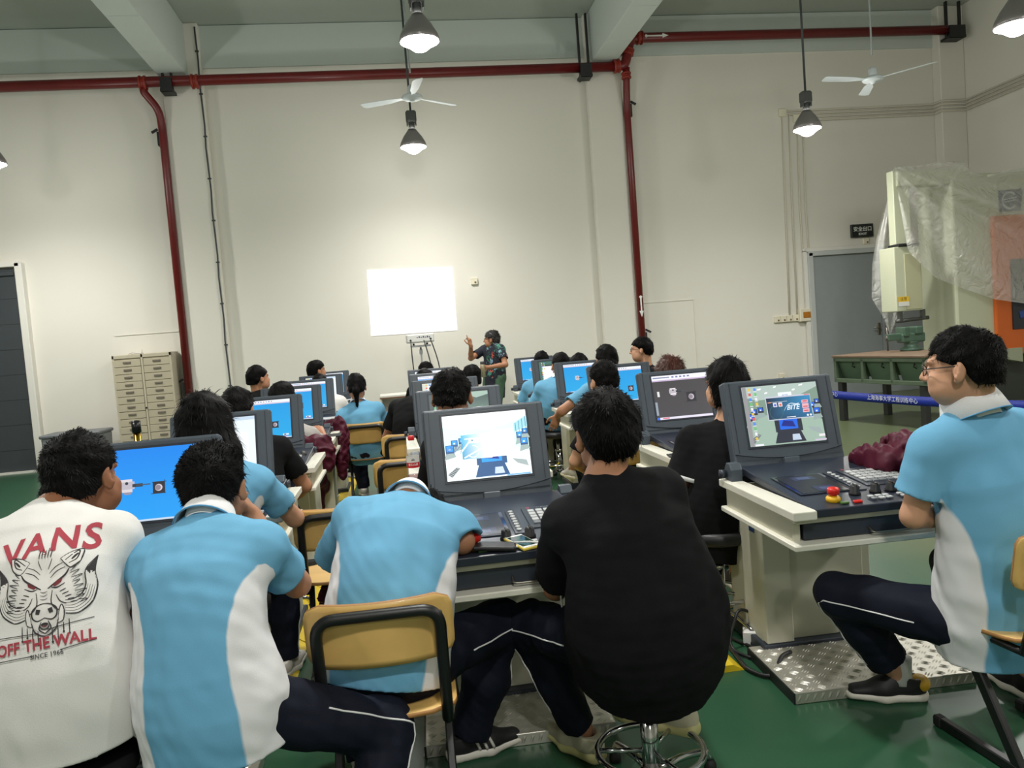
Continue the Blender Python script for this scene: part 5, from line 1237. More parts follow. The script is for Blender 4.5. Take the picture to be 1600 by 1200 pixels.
p13 = mid('person with a pony tail in a light blue polo on a plywood chair', V3(-.37, 7.43, .53), at(557, 628, 7.5), at(557, 604, 7.5), 'polo_shirt', POLO, 'pony', kind='polo', seat=False, seed=61, h=.009, nape=None) if False else None
p13 = mid('person with a pony tail in a light blue polo on a plywood chair', V3(-.37, 7.45, .53), at(560, 631, 7.5), at(557, 605, 7.5), 'polo_shirt', POLO, 'pony', kind='polo', seat=False, seed=61, h=.009, nh=800, sc=.97, headp=.1)
# middle row
mid('person with cropped hair and bare nape behind the front middle screen', at(745, 800, 3.62), at(724, 668, 3.66), at(706, 620, 3.66), 't_shirt', TEEB, yaw=-.45, shw=.145, heady=-.1, headp=.08, seed=63, h=.007, nh=3600, hl=.014, skin=0, nape=-.045)
mid('person in a black shirt bent deep over the third desk of the middle row', at(648, 690, 6.42), at(652, 634, 6.72), at(662, 640, 6.95), 't_shirt', TEEB, headp=1.1, hunch=.10, seed=65, h=.009, seat=False, build=1.0)
mid('person with bobbed hair in the fourth seat of the middle row', at(668, 660, 7.55), at(666, 618, 7.6), at(664, 598, 7.6), 't_shirt', TEEB, 'bob', seed=67)
mid('person with a round black head of hair farthest back in the middle row', at(668, 640, 9.1), at(668, 600, 9.1), at(666, 583, 9.1), 't_shirt', TEEB, seed=69)
mid('person with one ear in view sitting in front of the instructor', at(740, 665, 7.3), at(738, 618, 7.35), at(737, 592, 7.35), 't_shirt', TEEB, heady=.15, seed=71, skin=0)
# right row
mid('person with round black hair in the back seat of the right row', at(848, 640, 8.9), at(846, 592, 8.9), at(846, 567, 8.9), 'polo_shirt', POLO, kind='polo', seed=73)
mid('person in a light blue polo sitting side on in the right row', at(868, 645, 7.6), at(872, 595, 7.6), at(876, 572, 7.6), 'polo_shirt', POLO, kind='polo', seed=75)
mid('person with black hair glimpsed above the right row screens', at(905, 640, 7.9), at(904, 594, 7.9), at(904, 572, 7.9), 't_shirt', TEEB, seed=77)
p23 = mid('person in a light blue polo leaning one straight arm on a desk, right row', at(955, 668, 6.25), at(945, 592, 6.3), at(948, 564, 6.32), 'polo_shirt', POLO, kind='polo', legs='black_shorts', legm=BLKP, L=.46, lh=at(872, 648, 6.42), lpole=(-.3, -1, .2), lhd=(-.35, .2, -.9), lhp=(0, 1, 0), lf=floor_at(884, 762), lkp=(-1, .3, 1), shoulders=None, seed=79, h=.008, nh=900, yaw=.2)
p24 = mid('person in a black shirt sitting in front of the leaning student, right row', at(968, 740, 5.02), at(958, 640, 5.05), at(943, 594, 5.08), 't_shirt', TEEB, kind='tee', seat=False, heady=.25, headr=-.1, seed=81, h=.008, nh=1800, skin=1)
p25 = mid('person in a black T-shirt and glasses sitting tall, looking left', at(1010, 635, 7.7), at(1010, 575, 7.7), at(1002, 547, 7.7), 't_shirt', TEEB, heady=1.15, yaw=.4, seed=83, h=.008, nh=900, skin=1)
p25.make_glasses()
mid('person with auburn hair bowed behind the dark screen', at(1056, 720, 5.0), at(1053, 625, 5.0), at(1048, 588, 5.05), 't_shirt', TEEB, hm=HAIRR, headp=.35, seed=85, h=.008, nh=2600, hl=.035, skin=1)
# --- instructor
FLORAL = mat('navy_shirt', (24, 28, 42), .8)
def floral():
    m = bpy.data.materials.new('floral_cloth'); m.use_nodes = True; nt = m.node_tree; b = nt.nodes['Principled BSDF']; b.inputs['Roughness'].default_value = .8
    tc = nt.nodes.new('ShaderNodeTexCoord'); v = nt.nodes.new('ShaderNodeTexVoronoi'); v.inputs['Scale'].default_value = 26; n = nt.nodes.new('ShaderNodeTexNoise'); n.inputs['Scale'].default_value = 18
    mxv = nt.nodes.new('ShaderNodeMix'); mxv.data_type = 'RGBA'; mxv.inputs['Factor'].default_value = .12; nt.links.new(tc.outputs['Object'], mxv.inputs['A']); nt.links.new(n.outputs['Color'], mxv.inputs['B']); nt.links.new(mxv.outputs['Result'], v.inputs['Vector'])
    sep = nt.nodes.new('ShaderNodeSeparateColor'); nt.links.new(v.outputs['Color'], sep.inputs[0]); r = nt.nodes.new('ShaderNodeValToRGB'); r.color_ramp.interpolation = 'CONSTANT'; e = r.color_ramp.elements
    cl = [(0, (22, 26, 40)), (.38, (66, 130, 110)), (.46, (22, 26, 40)), (.62, (130, 168, 186)), (.69, (22, 26, 40)), (.76, (44, 96, 80)), (.86, (196, 84, 70)), (.91, (22, 26, 40))]
    e[0].position, e[0].color = cl[0][0], (*lin(cl[0][1]), 1); e[1].position, e[1].color = cl[1][0], (*lin(cl[1][1]), 1)
    for q, c in cl[2:]: k = e.new(q); k.color = (*lin(c), 1)
    nt.links.new(sep.outputs[0], r.inputs[0]); a = nt.nodes.new('ShaderNodeAttribute'); a.attribute_name = 'panel'; mr = nt.nodes.new('ShaderNodeMapRange'); mr.inputs['From Min'].default_value = -.01; mr.inputs['From Max'].default_value = .01; nt.links.new(a.outputs['Fac'], mr.inputs['Value'])
    mx = nt.nodes.new('ShaderNodeMix'); mx.data_type = 'RGBA'; mx.inputs['A'].default_value = (*lin((22, 26, 40)), 1); nt.links.new(mr.outputs['Result'], mx.inputs['Factor']); nt.links.new(r.outputs['Color'], mx.inputs['B']); nt.links.new(mx.outputs['Result'], b.inputs['Base Color']); return m
ix, iy = 1.30, 11.3; s_ = .985
ins = Person('person in a navy floral T-shirt standing by the wall, pointing up and holding a flask', V3(ix+.03, iy, .90), V3(ix+.03, iy-.0, 1.38), at(768, 531, 11.28), heady=1.25, headp=-.05, yaw=2.25, hunch=.02, h=.006, skin=0, sc=s_,
             rh=at(735.5, 540, 11.12), rpole=(.6, .1, -1), rhd=(-.15, -.1, 1), rhp=(-.6, .75, 0), lh=at(763, 574, 11.02), lpole=(-.9, -.7, -.3), lhd=(-1, -.15, .05), lhp=(.15, -.6, -.1), point=1, curl=.75, lf=V3(ix+.12, iy-.05, 0), rf=V3(ix-.08, iy+.05, 0), rkp=(-.5, -.5, .3), lkp=(-.5, -.5, .3))
t = ins.make_top('t_shirt', floral(), 1.02, .66, seed=91, drop=.31, wr=.003)
co = np.array([v.co for v in t.data.vertices])+ins.off; bx = (co-ins.nk) @ ins.sd; fr = -(co-ins.nk) @ ins.bk
zz = co[:, 2]; val = np.where(zz > .92+.06*np.sin(bx*30), .1, -.1)*1.0; val = np.where(bx > .035, -.1, val)
a_ = t.data.attributes.new('panel', 'FLOAT', 'POINT'); a_.data.foreach_set('value', val.astype(np.float32))
ins.make_legs('shorts', GREENP, .5, seed=92, piping=False); [ins.make_shoe(i, GS, WSO, None, 'plain') for i in (0, 1)]
ins.make_hair(m=HAIRD, style='short', n=1400, L=.026, spike=.6, seed=93, th=.014, top=.022, nape=-.05, blade=.002); ins.make_glasses()
# flask in the instructor's left hand
wv = ins.arms[0][2]; root = empty('flask', tuple(Vector(wv)+V3(-.085, -.045, -.13)), 0, 'steel drinking flask held by the instructor', 'flask')
b = MB(); b.lathe([(.03, 0), (.033, .004), (.033, .17), (.03, .18)], seg=24); b.build('flask_body', mat('flask_steel', (190, 180, 150), .3, metal=.7), root)
b = MB(); b.lathe([(.03, .18), (.031, .185), (.031, .215), (.026, .222)], seg=24); b.build('flask_lid', mat('flask_lid', (60, 60, 64), .4), root)
# ================================================================== print on the back of the white T-shirt
def back_print():
    P = P_WHITE; bvh = P.bvh_top(); S = 1/592.
    ctr = Vector(at(70, 930, 1.2)); dirv = (ctr-CAM).normalized()
    back = Vector(-P.bk).normalized()                     # from the back into the body
    hit = bvh.ray_cast(CAM, dirv, 6.)
    c0 = hit[0]; upv = Vector(P.tup); upv = (upv-back*upv.dot(back)).normalized(); rt = -upv.cross(back).normalized()
    if rt.x < 0: rt = -rt
    rot = math.radians(3.5); u = rt*math.cos(rot)+upv*math.sin(rot); v = upv*math.cos(rot)-rt*math.sin(rot)
    def warp(p):
        o = c0+u*(p[0]/838)+v*(p[1]/733)-back*.4
        h = bvh.ray_cast(o, back, .9)
        q = (h[0] if h[0] is not None else o+back*.4)-back*(.0018+p[2])
        return (q.x-P.off[0], q.y-P.off[1], q.z-P.off[2])
    p = Paint(.000005); RD = (168, 62, 74); BK = (52, 50, 52); WH = (226, 222, 218); GY = (150, 146, 144)
    # arched word
    for ch, x, y, sz, ro in (('V', -62, 82, 66, .14), ('A', -22, 92, 62, .05), ('N', 28, 98, 62, .0), ('S', 72, 96, 70, -.04)):
        p.text(ch, x, y-2, sz, RD, sx=1.0, rot=ro, bold=1.5)
    def ln(pts, w=1.8, c=BK, n=4):
        V = [Vector((a, b)) for a, b in pts]; out = []
        for i in range(len(V)-1):
            a0 = V[max(i-1, 0)]; a1 = V[i]; a2 = V[i+1]; a3 = V[min(i+2, len(V)-1)]
            for k in range(n):
                t = k/n; out.append(.5*((2*a1)+(a2-a0)*t+(2*a0-5*a1+4*a2-a3)*t*t+(3*a1-a0-3*a2+a3)*t**3))
        out.append(V[-1]); m = len(out)
        ws = [w*(.45+.55*math.sin(PI*min(max(k/(m-1), .06), .94))) for k in range(m)]
        p.line(out, ws, c)
    def both(pts, w=1.8, c=BK):
        ln(pts, w, c); ln([(-a, b) for a, b in pts], w, c)
    # ears and head, white fill then dark strokes
    head = [(-4, 78), (2, 70), (8, 76), (12, 68), (30, 64), (44, 40), (52, 10), (46, -14), (30, -34), (20, -52), (8, -62), (0, -64), (-8, -62), (-20, -52), (-30, -34), (-46, -14), (-52, 10), (-44, 40), (-30, 64), (-12, 68), (-8, 76)]
    p.poly(head[::-1], WH)
    for s in (-1, 1):
        ear = [(26*s, 60), (44*s, 70), (62*s, 72), (58*s, 52), (42*s, 42)]; p.poly(ear if s < 0 else ear[::-1], WH)
        ln(ear+[ear[0]], 2.2); ln([(34*s, 56), (52*s, 70), (56*s, 68), (52*s, 56), (40*s, 50)], 2.6); ln([(44*s, 56), (54*s, 66)], 4)
        # horns sweep out and up
        O = [(34*s, -36), (54*s, -38), (74*s, -22), (82*s, 4), (80*s, 30), (84*s, 58)]; I = [(34*s, -14), (46*s, -14), (60*s, -6), (66*s, 10), (66*s, 34), (84*s, 58)]
        for a in range(5):
            q = [O[a], O[a+1], I[a+1], I[a]] if a < 4 else [O[4], O[5], I[4]]
            p.poly(q if s > 0 else q[::-1], WH)
        q = [(80*s, 30), (84*s, 58), (66*s, 34), (72*s, 26)]; p.poly(q if s > 0 else q[::-1], BK)
        ln(O, 2.4); ln(I, 2.2); 
        for f in (.2, .4, .6, .8): ln([(O[k][0]*(1-f)+I[k][0]*f, O[k][1]*(1-f)+I[k][1]*f) for k in range(0, 4)], 1.0)
        # eyes and brows
        p.poly([(12*s, 16), (30*s, 26), (28*s, 18), (18*s, 12)][::s], (120, 44, 48)); ln([(6*s, 10), (18*s, 18), (34*s, 30), (40*s, 40)], 3.4); ln([(12*s, 12), (22*s, 10), (34*s, 16)], 2.2); ln([(10*s, 28), (20*s, 38), (34*s, 44)], 1.6); ln([(8*s, 36), (18*s, 46), (30*s, 52)], 1.4); ln([(6*s, 44), (10*s, 54), (12*s, 62)], 1.4)
        # cheek fur
        for k in range(8):
            a0 = (40+k*1.8, 40-k*8); ln([(a0[0]*s, a0[1]), ((a0[0]+12+3*(k % 3))*s, a0[1]+5-k*.8), ((a0[0]+3)*s, a0[1]-5)], 1.5)
        for k in range(5): ln([((26+k*4)*s, 2-k*5), ((36+k*4)*s, 6-k*6)], 1.8)
        ln([(14*s, 6), (12*s, -14), (20*s, -26), (30*s, -30)], 2.2); ln([(20*s, -2), (26*s, -14), (36*s, -20)], 1.8)
        # snout and tusks
        ln([(0, -14), (10*s, -16), (20*s, -24), (20*s, -36), (12*s, -42), (0, -38)], 2.4); p.poly([(6*s, -24), (13*s, -22), (15*s, -30), (9*s, -32)][::s], BK)
        tk = [(22*s, -50), (30*s, -46), (32*s, -30), (28*s, -20), (24*s, -32)]; p.poly(tk if s > 0 else tk[::-1], WH); ln(tk+[tk[0]], 1.9)
        ln([(6*s, -44), (10*s, -56), (0, -64)], 2.2); ln([(22*s, -44), (18*s, -58), (8*s, -66), (0, -68)], 2.4)
        for k, L in enumerate((22, 30, 16, 24)): ln([((12+k*9)*s, -58+k*4), ((12+k*9)*s, -58-L+k*4)], 2.0); p.disc((12+k*9)*s, -58-L+k*4, 1.9, BK, 8)
    for y in (6, 0, -6): ln([(-6, y), (0, y-2), (6, y)], 1.2)
    p.disc(0, -52, 8, BK, 18, 6); p.disc(0, -53, 4.5, (120, 70, 72), 14, 3); ln([(7*math.cos(t), -46+9*math.sin(t)) for t in np.linspace(-.3, -2.85, 10)], 2.4, GY)
    for k in range(5): ln([(-10+k*5, 64), (-8+k*5, 78+(k % 2)*4)], 1.8)
    # lower lettering
    p.line([(-92, -58), (-14, -62)], 1.4, BK); p.line([(4, -58), (76, -50)], 1.4, BK)
    p.text('OFF THE WALL', -4, -80, 26, RD, sx=.92, bold=.7)
    p.line([(-92, -96), (-22, -97)], 1.4, BK); p.line([(22, -95), (78, -88)], 1.4, BK); p.text('SINCE 1966', 0, -99, 10.5, (70, 66, 68), sx=1.05, bold=.1)
    p.refine(7.); o = p.build('back_print', attr_print('cloth_print', .85), P.top, warp=warp); o['label'] = 'boar head print with red lettering'
back_print()
# ================================================================== wrapped machine, bench, tape on the right
MG = mat('machine_cream_green', (190, 194, 168), .5, noise=.05, nscale=3); MGD = mat('machine_grey_green', (160, 166, 142), .5); ORG = mat('orange_paint', (206, 98, 30), .45, noise=.06, nscale=6); DKW = mat('dark_glass', (20, 28, 40), .08, spec=.6); DKB = mat('machine_dark_base', (58, 62, 58), .6)
Ym = 9.95
root = empty('milling_machine', (8.3, Ym+.8, 0), 0, 'cream green milling machine with orange door wrapped in clear plastic sheet', 'machine'); o = Vector((8.3, Ym+.8, 0))
YB_ = Ym+.75; L = at(1440, 500, YB_).x; T = at(1500, 272, Ym).z; zb = at(1550, 560, Ym).z
b = MB(); b.box(Vector(((L+9.45)/2, Ym+.375, (T+.75)/2))-o, (9.45-L, .75, T-.75), .03, seg=2); b.build('machine_body', MG, root)
b = MB(); b.prism([(L+.35, Ym+.12), (9.4, Ym+.12), (9.4, Ym+.7), (L+.35, Ym+.7)], .78, Matrix.Translation(-o)); b.build('machine_base', DKB, root)
b = MB(); b.prism([(L-.02, .75), (L+.9, .75), (L+.9, .55), (L+.6, .62)], .3, Matrix.Translation(Vector((0, Ym+.2, 0))-o) @ Matrix.Rotation(PI/2, 4, 'X')); b.build('coolant_trough', MGD, root)
q0 = at(1556, 556, Ym-.02); q1 = at(1549, 338, Ym-.02)
b = MB(); b.box(Vector((q0.x+.7, Ym-.03, (q0.z+q1.z)/2))-o, (1.4, .06, q1.z-q0.z), .02, seg=2); dr_ = b.build('orange_door', ORG, root)
w0 = at(1583, 515, Ym-.07); w1 = at(1583, 405, Ym-.07)
b = MB(); b.box(Vector((w0.x+.42, Ym-.065, (w0.z+w1.z)/2))-o, (.84, .02, w1.z-w0.z), .03, seg=3); b.build('door_window', DKW, dr_)
b = MB(); b.box(Vector((w0.x+.3, Ym-.08, (w0.z+w1.z)/2-.25))-o, (.4, .01, .1), .004, rot=(0, -.2, 0)); b.build('window_sticker', mat('blue_sticker', (40, 70, 140), .4), dr_)
e0 = at(1578, 313, Ym-.01)
p = Paint(.0006); p.poly([(-.17, -.15), (.16, -.15), (.22, .15), (-.17, .15)], (50, 62, 84)); p.poly([(.26, -.15), (.6, -.15), (.6, .15), (.32, .15)], (50, 62, 84))
p.line([(.0+.11*math.cos(t), .11*math.sin(t)) for t in np.linspace(.7, 5.6, 22)], .022, (196, 204, 206)); p.line([(-.12, .015), (.1, .035)], .016, (196, 204, 206)); p.line([(-.12, -.02), (.1, .0)], .012, (196, 204, 206)); p.text('CHC', .0, .055, .04, (196, 204, 206))
p.build('maker_emblem', attr_print('printed_sign', .4), root, frame(Vector((e0.x, Ym-.003, e0.z))-o, (1, 0, .03), (0, -1, 0)))
# control pendant on its post, left of the body
a = at(1372, 388, Ym+.3); c = at(1443, 484, Ym-.05); a.z = at(1405, 386, Ym).z; cxm = (a.x+c.x)/2; cw = c.x-a.x; ch = a.z-c.z
pt = at(1408, 265, Ym); 
b = MB(); b.box(Vector((pt.x+.02, Ym+.12, (pt.z+a.z)/2))-o, (.24, .14, pt.z-a.z), .01); b.box(Vector(((pt.x+L)/2+.1, Ym+.12, pt.z-.12))-o, (L-pt.x+.3, .2, .2), .01); b.build('pendant_post', MG, root)
b = MB(); b.box(Vector((cxm, Ym+.12, (a.z+c.z)/2))-o, (cw, .34, ch), .012, seg=2); pn_ = b.build('control_pendant', MG, root)
b = MB(); b.box(Vector((cxm+.06, Ym-.055, (a.z+c.z)/2-.04))-o, (cw-.16, .012, ch-.12), .004); b.build('pendant_cover', mat('pendant_beige', (178, 178, 146), .5), pn_)
b = MB(); b.box(Vector((pt.x+.02, Ym+.05, a.z+.02))-o, (.32, .24, .04), .01); b.build('swivel', BLACK, pn_)
p = Paint(.0004); p.rect(-.06, 0, .1, .07, (226, 186, 50)); p.rect(-.06, -.06, .1, 0, (220, 220, 214)); p.text('注意', .02, .035, .05, (60, 44, 20)); p.build('warning_label', attr_print('printed_sign', .4), pn_, frame(Vector((a.x+.08, Ym-.064, c.z+.13))-o, (1, 0, 0), (0, -1, 0)))
b = MB()
for s in (-.17, .17): b.box(Vector((cxm+.05+s, Ym+.0, c.z-.06))-o, (.05, .06, .14), .006)
b.cyl(Vector((cxm-.18, Ym, c.z-.13))-o, Vector((cxm+.3, Ym, c.z-.11))-o, .026, 14); b.build('pendant_handle', mat('pendant_handle', (70, 72, 68), .4), pn_)
# plastic sheet
PLAS = bpy.data.materials.new('clear_plastic_sheet'); PLAS.use_nodes = True; nt = PLAS.node_tree; bs = nt.nodes['Principled BSDF']
bs.inputs['Base Color'].default_value = (.80, .80, .76, 1); bs.inputs['Roughness'].default_value = .2; bs.inputs['Alpha'].default_value = .4; bs.inputs['Specular IOR Level'].default_value = 1.; bs.inputs['Coat Weight'].default_value = .8; bs.inputs['Coat Roughness'].default_value = .12
tc = nt.nodes.new('ShaderNodeTexCoord'); n2 = nt.nodes.new('ShaderNodeTexNoise'); n2.inputs['Scale'].default_value = 7; n2.inputs['Detail'].default_value = 6; n2.inputs['Distortion'].default_value = 1.2; bp = nt.nodes.new('ShaderNodeBump'); bp.inputs['Strength'].default_value = .9; bp.inputs['Distance'].default_value = .06
nt.links.new(tc.outputs['Object'], n2.inputs['Vector']); nt.links.new(n2.outputs['Fac'], bp.inputs['Height']); nt.links.new(bp.outputs['Normal'], bs.inputs['Normal'])
def curve(keys, t):
    xs = [k[0] for k in keys]; return np.interp(t, xs, [k[1] for k in keys]), np.interp(t, xs, [k[2] for k in keys])
topk = [(0, 1396, 262), (.18, 1440, 258), (.32, 1470, 253), (.42, 1504, 252), (.5, 1518, 268), (.6, 1540, 274), (.7, 1566, 268), (1, 1645, 254)]
botk = [(0, 1418, 388), (.1, 1424, 398), (.25, 1462, 434), (.4, 1508, 452), (.6, 1556, 468), (1, 1645, 480)]
rows = []; nu, nv = 90, 46; nf = Noise(5, 9, 6)
fold = lambda ang, r: .12*(abs(math.sin(ang*7.5+.6*math.sin(ang*3)))**1.6-.4)*min(r*2.2, 1)+.03*math.sin(ang*23+r*3)*min(r*2, 1)
for j in range(-8, nv+1):
    row = []
    for i in range(nu+1):
        t = i/nu; x0, y0 = curve(topk, t); x1, y1 = curve(botk, t)
        if j < 0:
            q = at(x0, y0, Ym-.15); dy_ = (-j)/8*.95; row.append((q.x*(1+dy_/(Ym-.15)), Ym-.15+dy_, q.z+.015*math.sin(i*.9)-.015*(-j)/8)); continue
        s = j/nv; x = x0+(x1-x0)*s; y = y0+(y1-y0)*s+10*math.sin(PI*s)*t*0; ang = math.atan2(y-258, x-1392); r = math.hypot(x-1392, y-258)/200
        yy = Ym-.15-.05*s+fold(ang, r)-.06*max(0, .25-t)*4*(1-s); q = at(x, y, yy); row.append(tuple(q))
    rows.append(row)
b = MB(); b.quadgrid(rows); sh_ = b.build('plastic_sheet', PLAS); tag(sh_, 'clear plastic dust sheet draped over the machine at right', 'sheet')
lf_ = [(0, 1395, 264), (.3, 1383, 320), (.5, 1370, 370), (.62, 1363, 410), (.75, 1362, 466), (.85, 1379, 494), (1, 1390, 522)]; rt_ = [(0, 1400, 264), (.3, 1412, 320), (.5, 1420, 380), (.62, 1432, 410), (.75, 1440, 462), (.85, 1420, 480), (.93, 1404, 500), (1, 1392, 522)]
rows = []
for j in range(41):
    s = j/40; xa, ya = curve(lf_, s); xb, yb = curve(rt_, s); row = []
    for i in range(25):
        t = i/24; x = xa+(xb-xa)*t; y = ya+(yb-ya)*t; yy = Ym+.44+.05*math.sin(t*9+s*4)*s+.02*math.sin(t*21); row.append(tuple(at(x, y, yy)))
    rows.append(row)
b = MB(); b.quadgrid(rows); tag(b.build('plastic_sheet', PLAS), 'torn strip of clear plastic hanging behind the control pendant', 'sheet')

# ------------------------------------------------------------------ green workbench with a vice
BG = mat('bench_green', (84, 100, 80), .5, noise=.25, nscale=7); BGD = mat('bench_drawer_green', (78, 100, 80), .5, noise=.2, nscale=5); BTOP = mat('bench_worn_top', (116, 96, 78), .6, noise=.35, nscale=6); LEG = mat('bench_dark_leg', (36, 38, 36), .6)
bl_, bdp, bz = 1.5, .86, .87
A = at(1302, 553, 9.75); root = empty('workbench', (A.x, A.y, 0), math.radians(-80), 'worn green metal workbench with sloped bins before the grey door', 'workbench')
b = MB(); b.box((bl_/2, bdp/2, bz-.015), (bl_+.04, bdp+.04, .03), .006); b.build('bench_top', BTOP, root)
b = MB(); b.box((bl_/2, .02, bz-.055), (bl_, .05, .05), .004); b.box((bl_/2, .02, bz-.33), (bl_, .05, .05), .004)
for k in range(4): b.box((.02+(bl_-.04)*k/3, .02, bz-.19), (.04, .05, .3), .004)
b.box((bl_/2, bdp-.02, bz-.18), (bl_, .03, .3)); b.box((.01, bdp/2, bz-.18), (.03, bdp-.02, .3)); b.box((bl_-.01, bdp/2, bz-.18), (.03, bdp-.02, .3)); b.build('bench_frame', BG, root)
for k in range(3):
    xc = bl_*(k+.5)/3; b = MB(); b.box((xc, .09, bz-.19), (bl_/3-.06, .02, .27), .003, rot=(math.radians(20), 0, 0)); dd = b.build('bench_drawer', BGD, root)
    b = MB(); b.tube([(xc+.05, .05, bz-.1), (xc+.06, .02, bz-.14), (xc+.05, .07, bz-.16)], .008, 6); b.build('drawer_pull', LEG, dd)
for x in (.07, bl_-.08):
    for y in (.06, bdp-.07):
        b = MB(); b.box((x, y, .27), (.08, .08, .54), .004); b.build('leg', LEG, root)
vq = at(1424, 552, 9.35)
root = empty('bench_vice', (vq.x, vq.y, bz), math.radians(-8), 'old green bench vice bolted on the workbench', 'vice'); VG = mat('vice_green', (70, 96, 80), .45, metal=.2, noise=.3, nscale=12)
b = MB(); b.lathe([(.13, 0), (.13, .03), (.09, .05), (.08, .1), (.1, .12)], seg=24); b.box((0, 0, .17), (.3, .18, .12), .02, seg=2); b.box((.06, 0, .26), (.1, .24, .1), .015, seg=2); b.build('vice_body', VG, root)
b = MB(); b.box((-.2, 0, .19), (.22, .1, .09), .012, seg=2); b.box((-.1, 0, .25), (.07, .24, .12), .012, seg=2); b.build('moving_jaw', VG, root)
b = MB(); b.cyl((-.32, 0, .18), (-.25, 0, .18), .03, 14); b.cyl((-.3, 0, .32), (-.3, 0, .02), .011, 8); b.build('vice_screw', mat('worn_steel', (110, 108, 104), .4, metal=.8), root)

# ------------------------------------------------------------------ belt barrier
TP = mat('blue_belt', (18, 44, 150), .55)
tA, tB = at(1160, 600, 6.35), at(1640, 647, 3.45); tA = Vector((tA.x, tA.y, .9)); tB = Vector((tB.x, tB.y, .9)); d = (tB-tA); Lt = d.length; d.normalize()
root = empty('belt_barrier', tuple(tA), 0, 'blue barrier belt with white characters stretched across the right side', 'barrier'); nrm = Vector((d.y, -d.x, 0))
if nrm.dot(CAM-tA) < 0: nrm = -nrm
b = MB(); rows = []
for zz in (.028, -.028): rows.append([tuple(d*(Lt*k/30)+Vector((0, 0, zz-.03*math.sin(PI*k/30)))) for k in range(31)])
b.quadgrid(rows); bl = b.build('belt', TP, root); md = bl.modifiers.new('thick', 'SOLIDIFY'); md.thickness = .0015; md.offset = 0
p = Paint(.0003)
for k, s in enumerate((.42, Lt*.36, Lt*.62, Lt-.45)): p.text('上海海事大学工程训练中心', s, -.03*math.sin(PI*s/Lt), .036, (222, 226, 236), sx=1.05)
p.build('belt_lettering', attr_print('printed_sign', .4), bl, frame(nrm*.0015, tuple(d), tuple(nrm)))
def stanchion(x, y, label, top=.97, m=None):
    r = empty('stanchion', (x, y, 0), 0, label, 'stanchion'); b = MB(); b.lathe([(.16, 0), (.16, .012), (.12, .03), (.04, .04), (.035, .05)], seg=32); b.build('base', m, r)
    b = MB(); b.cyl((0, 0, .03), (0, 0, top-.1), .033, 20); b.build('post', m, r); b = MB(); b.cyl((0, 0, top-.11), (0, 0, top-.005), .042, 20); b.lathe([(.042, top-.005), (.035, top+.005), (.01, top+.01)], seg=20); b.build('belt_head', mat('belt_head_black', (30, 32, 32), .3, metal=.4), r); return r
BRASS = mat('brass', (176, 140, 54), .2, metal=1.)
q = at(212, 658, 8.0); stanchion(q.x, q.y, 'brass stanchion with a black head in front of the drawer cabinet', q.z, BRASS)
stanchion(tA.x-.05, tA.y+.03, 'stanchion holding the left end of the blue belt', .97, STEEL)
stanchion(tB.x+.05, tB.y-.03, 'stanchion holding the right end of the blue belt', .97, STEEL)
# ================================================================== things on desks and floor
CHK = mat('aluminium_tread', (206, 203, 192), .38, metal=.7, noise=.1, nscale=5)
def tread_plate(label, x0, x1, y0, y1, rz=0.):
    cx, cy = (x0+x1)/2, (y0+y1)/2; r = empty('tread_plate', (cx, cy, 0), rz, label, 'floor plate', 'tread plates under the consoles'); W, H = x1-x0, y1-y0
    b = MB(); b.box((0, 0, .022), (W, H, .044), .002); st = .047
    for i in range(int(W/st)):
        for j in range(int(H/st)):
            a = PI/4 if (i+j) % 2 else -PI/4; c = Vector((-W/2+st*(i+.5), -H/2+st*(j+.5), .0445)); d = Vector((math.cos(a), math.sin(a), 0)); n = Vector((-d.y, d.x, 0))
            for k in (-1, 0, 1):
                o = c+n*k*.0105; vs = [b.bm.verts.new(o+q) for q in (d*.019, n*.0038, -d*.019, -n*.0038)]; t = b.bm.verts.new(o+Vector((0, 0, .0022)))
                for m in range(4): b.bm.faces.new((vs[m], vs[(m+1) % 4], t))
    for i in range(int(W/.03)):
        x = -W/2+.03*(i+.5); vs = [b.bm.verts.new(q) for q in ((x-.01, -H/2-.0005, .008), (x+.002, -H/2-.0005, .008), (x+.012, -H/2-.0005, .036), (x, -H/2-.0005, .036))]; t = b.bm.verts.new((x+.001, -H/2-.003, .022))
        for m in range(4): b.bm.faces.new((vs[m], vs[(m+1) % 4], t))
    b.build('plate', CHK, r); b = MB(); b.box((-W/2-.003, 0, .021), (.006, H, .042)); b.build('edge_strip', BLACK, r); return r
tread_plate('tread plate before the front right console', 1.36, 2.08, 2.68, 3.13, math.radians(-3))
tread_plate('tread plate before the front middle console', -.02, .66, 2.7, 3.04, math.radians(-2))
tread_plate('tread plate before the front left console', -1.28, -.6, 2.45, 2.85)
tread_plate('tread plate below the second left console', -1.28, -.62, 3.62, 4.02)
YEL = mat('yellow_ramp', (214, 184, 28), .5, noise=.3, nscale=10)
def ramp(label, x, y0, y1, w=.17):
    r = empty('cable_ramp', (x, y0, 0), 0, label, 'cable ramp', 'yellow floor ramps'); n = max(1, round((y1-y0)/.95)); Ls = (y1-y0)/n
    for k in range(n):
        b = MB(); M = Matrix(((1, 0, 0, 0), (0, 0, -1, (k+1)*Ls-.006), (0, 1, 0, 0), (0, 0, 0, 1))); b.prism([(-w/2, 0), (w/2, 0), (w/2-.045, .028), (-w/2+.045, .028)], Ls-.012, M, 0)
        for s in (-1, 1): b.lathe([(.008, 0), (.007, .003), (.002, .004)], (s*.02, (k+.5)*Ls, .0282), 10)
        b.build('ramp_section', YEL, r)
    return r
ramp('yellow floor cable ramp along the left aisle', -.66, 3.1, 9.3); ramp('yellow floor cable ramp along the right aisle, its end beside the front right console', 1.2, 3.03, 9.6, .2)
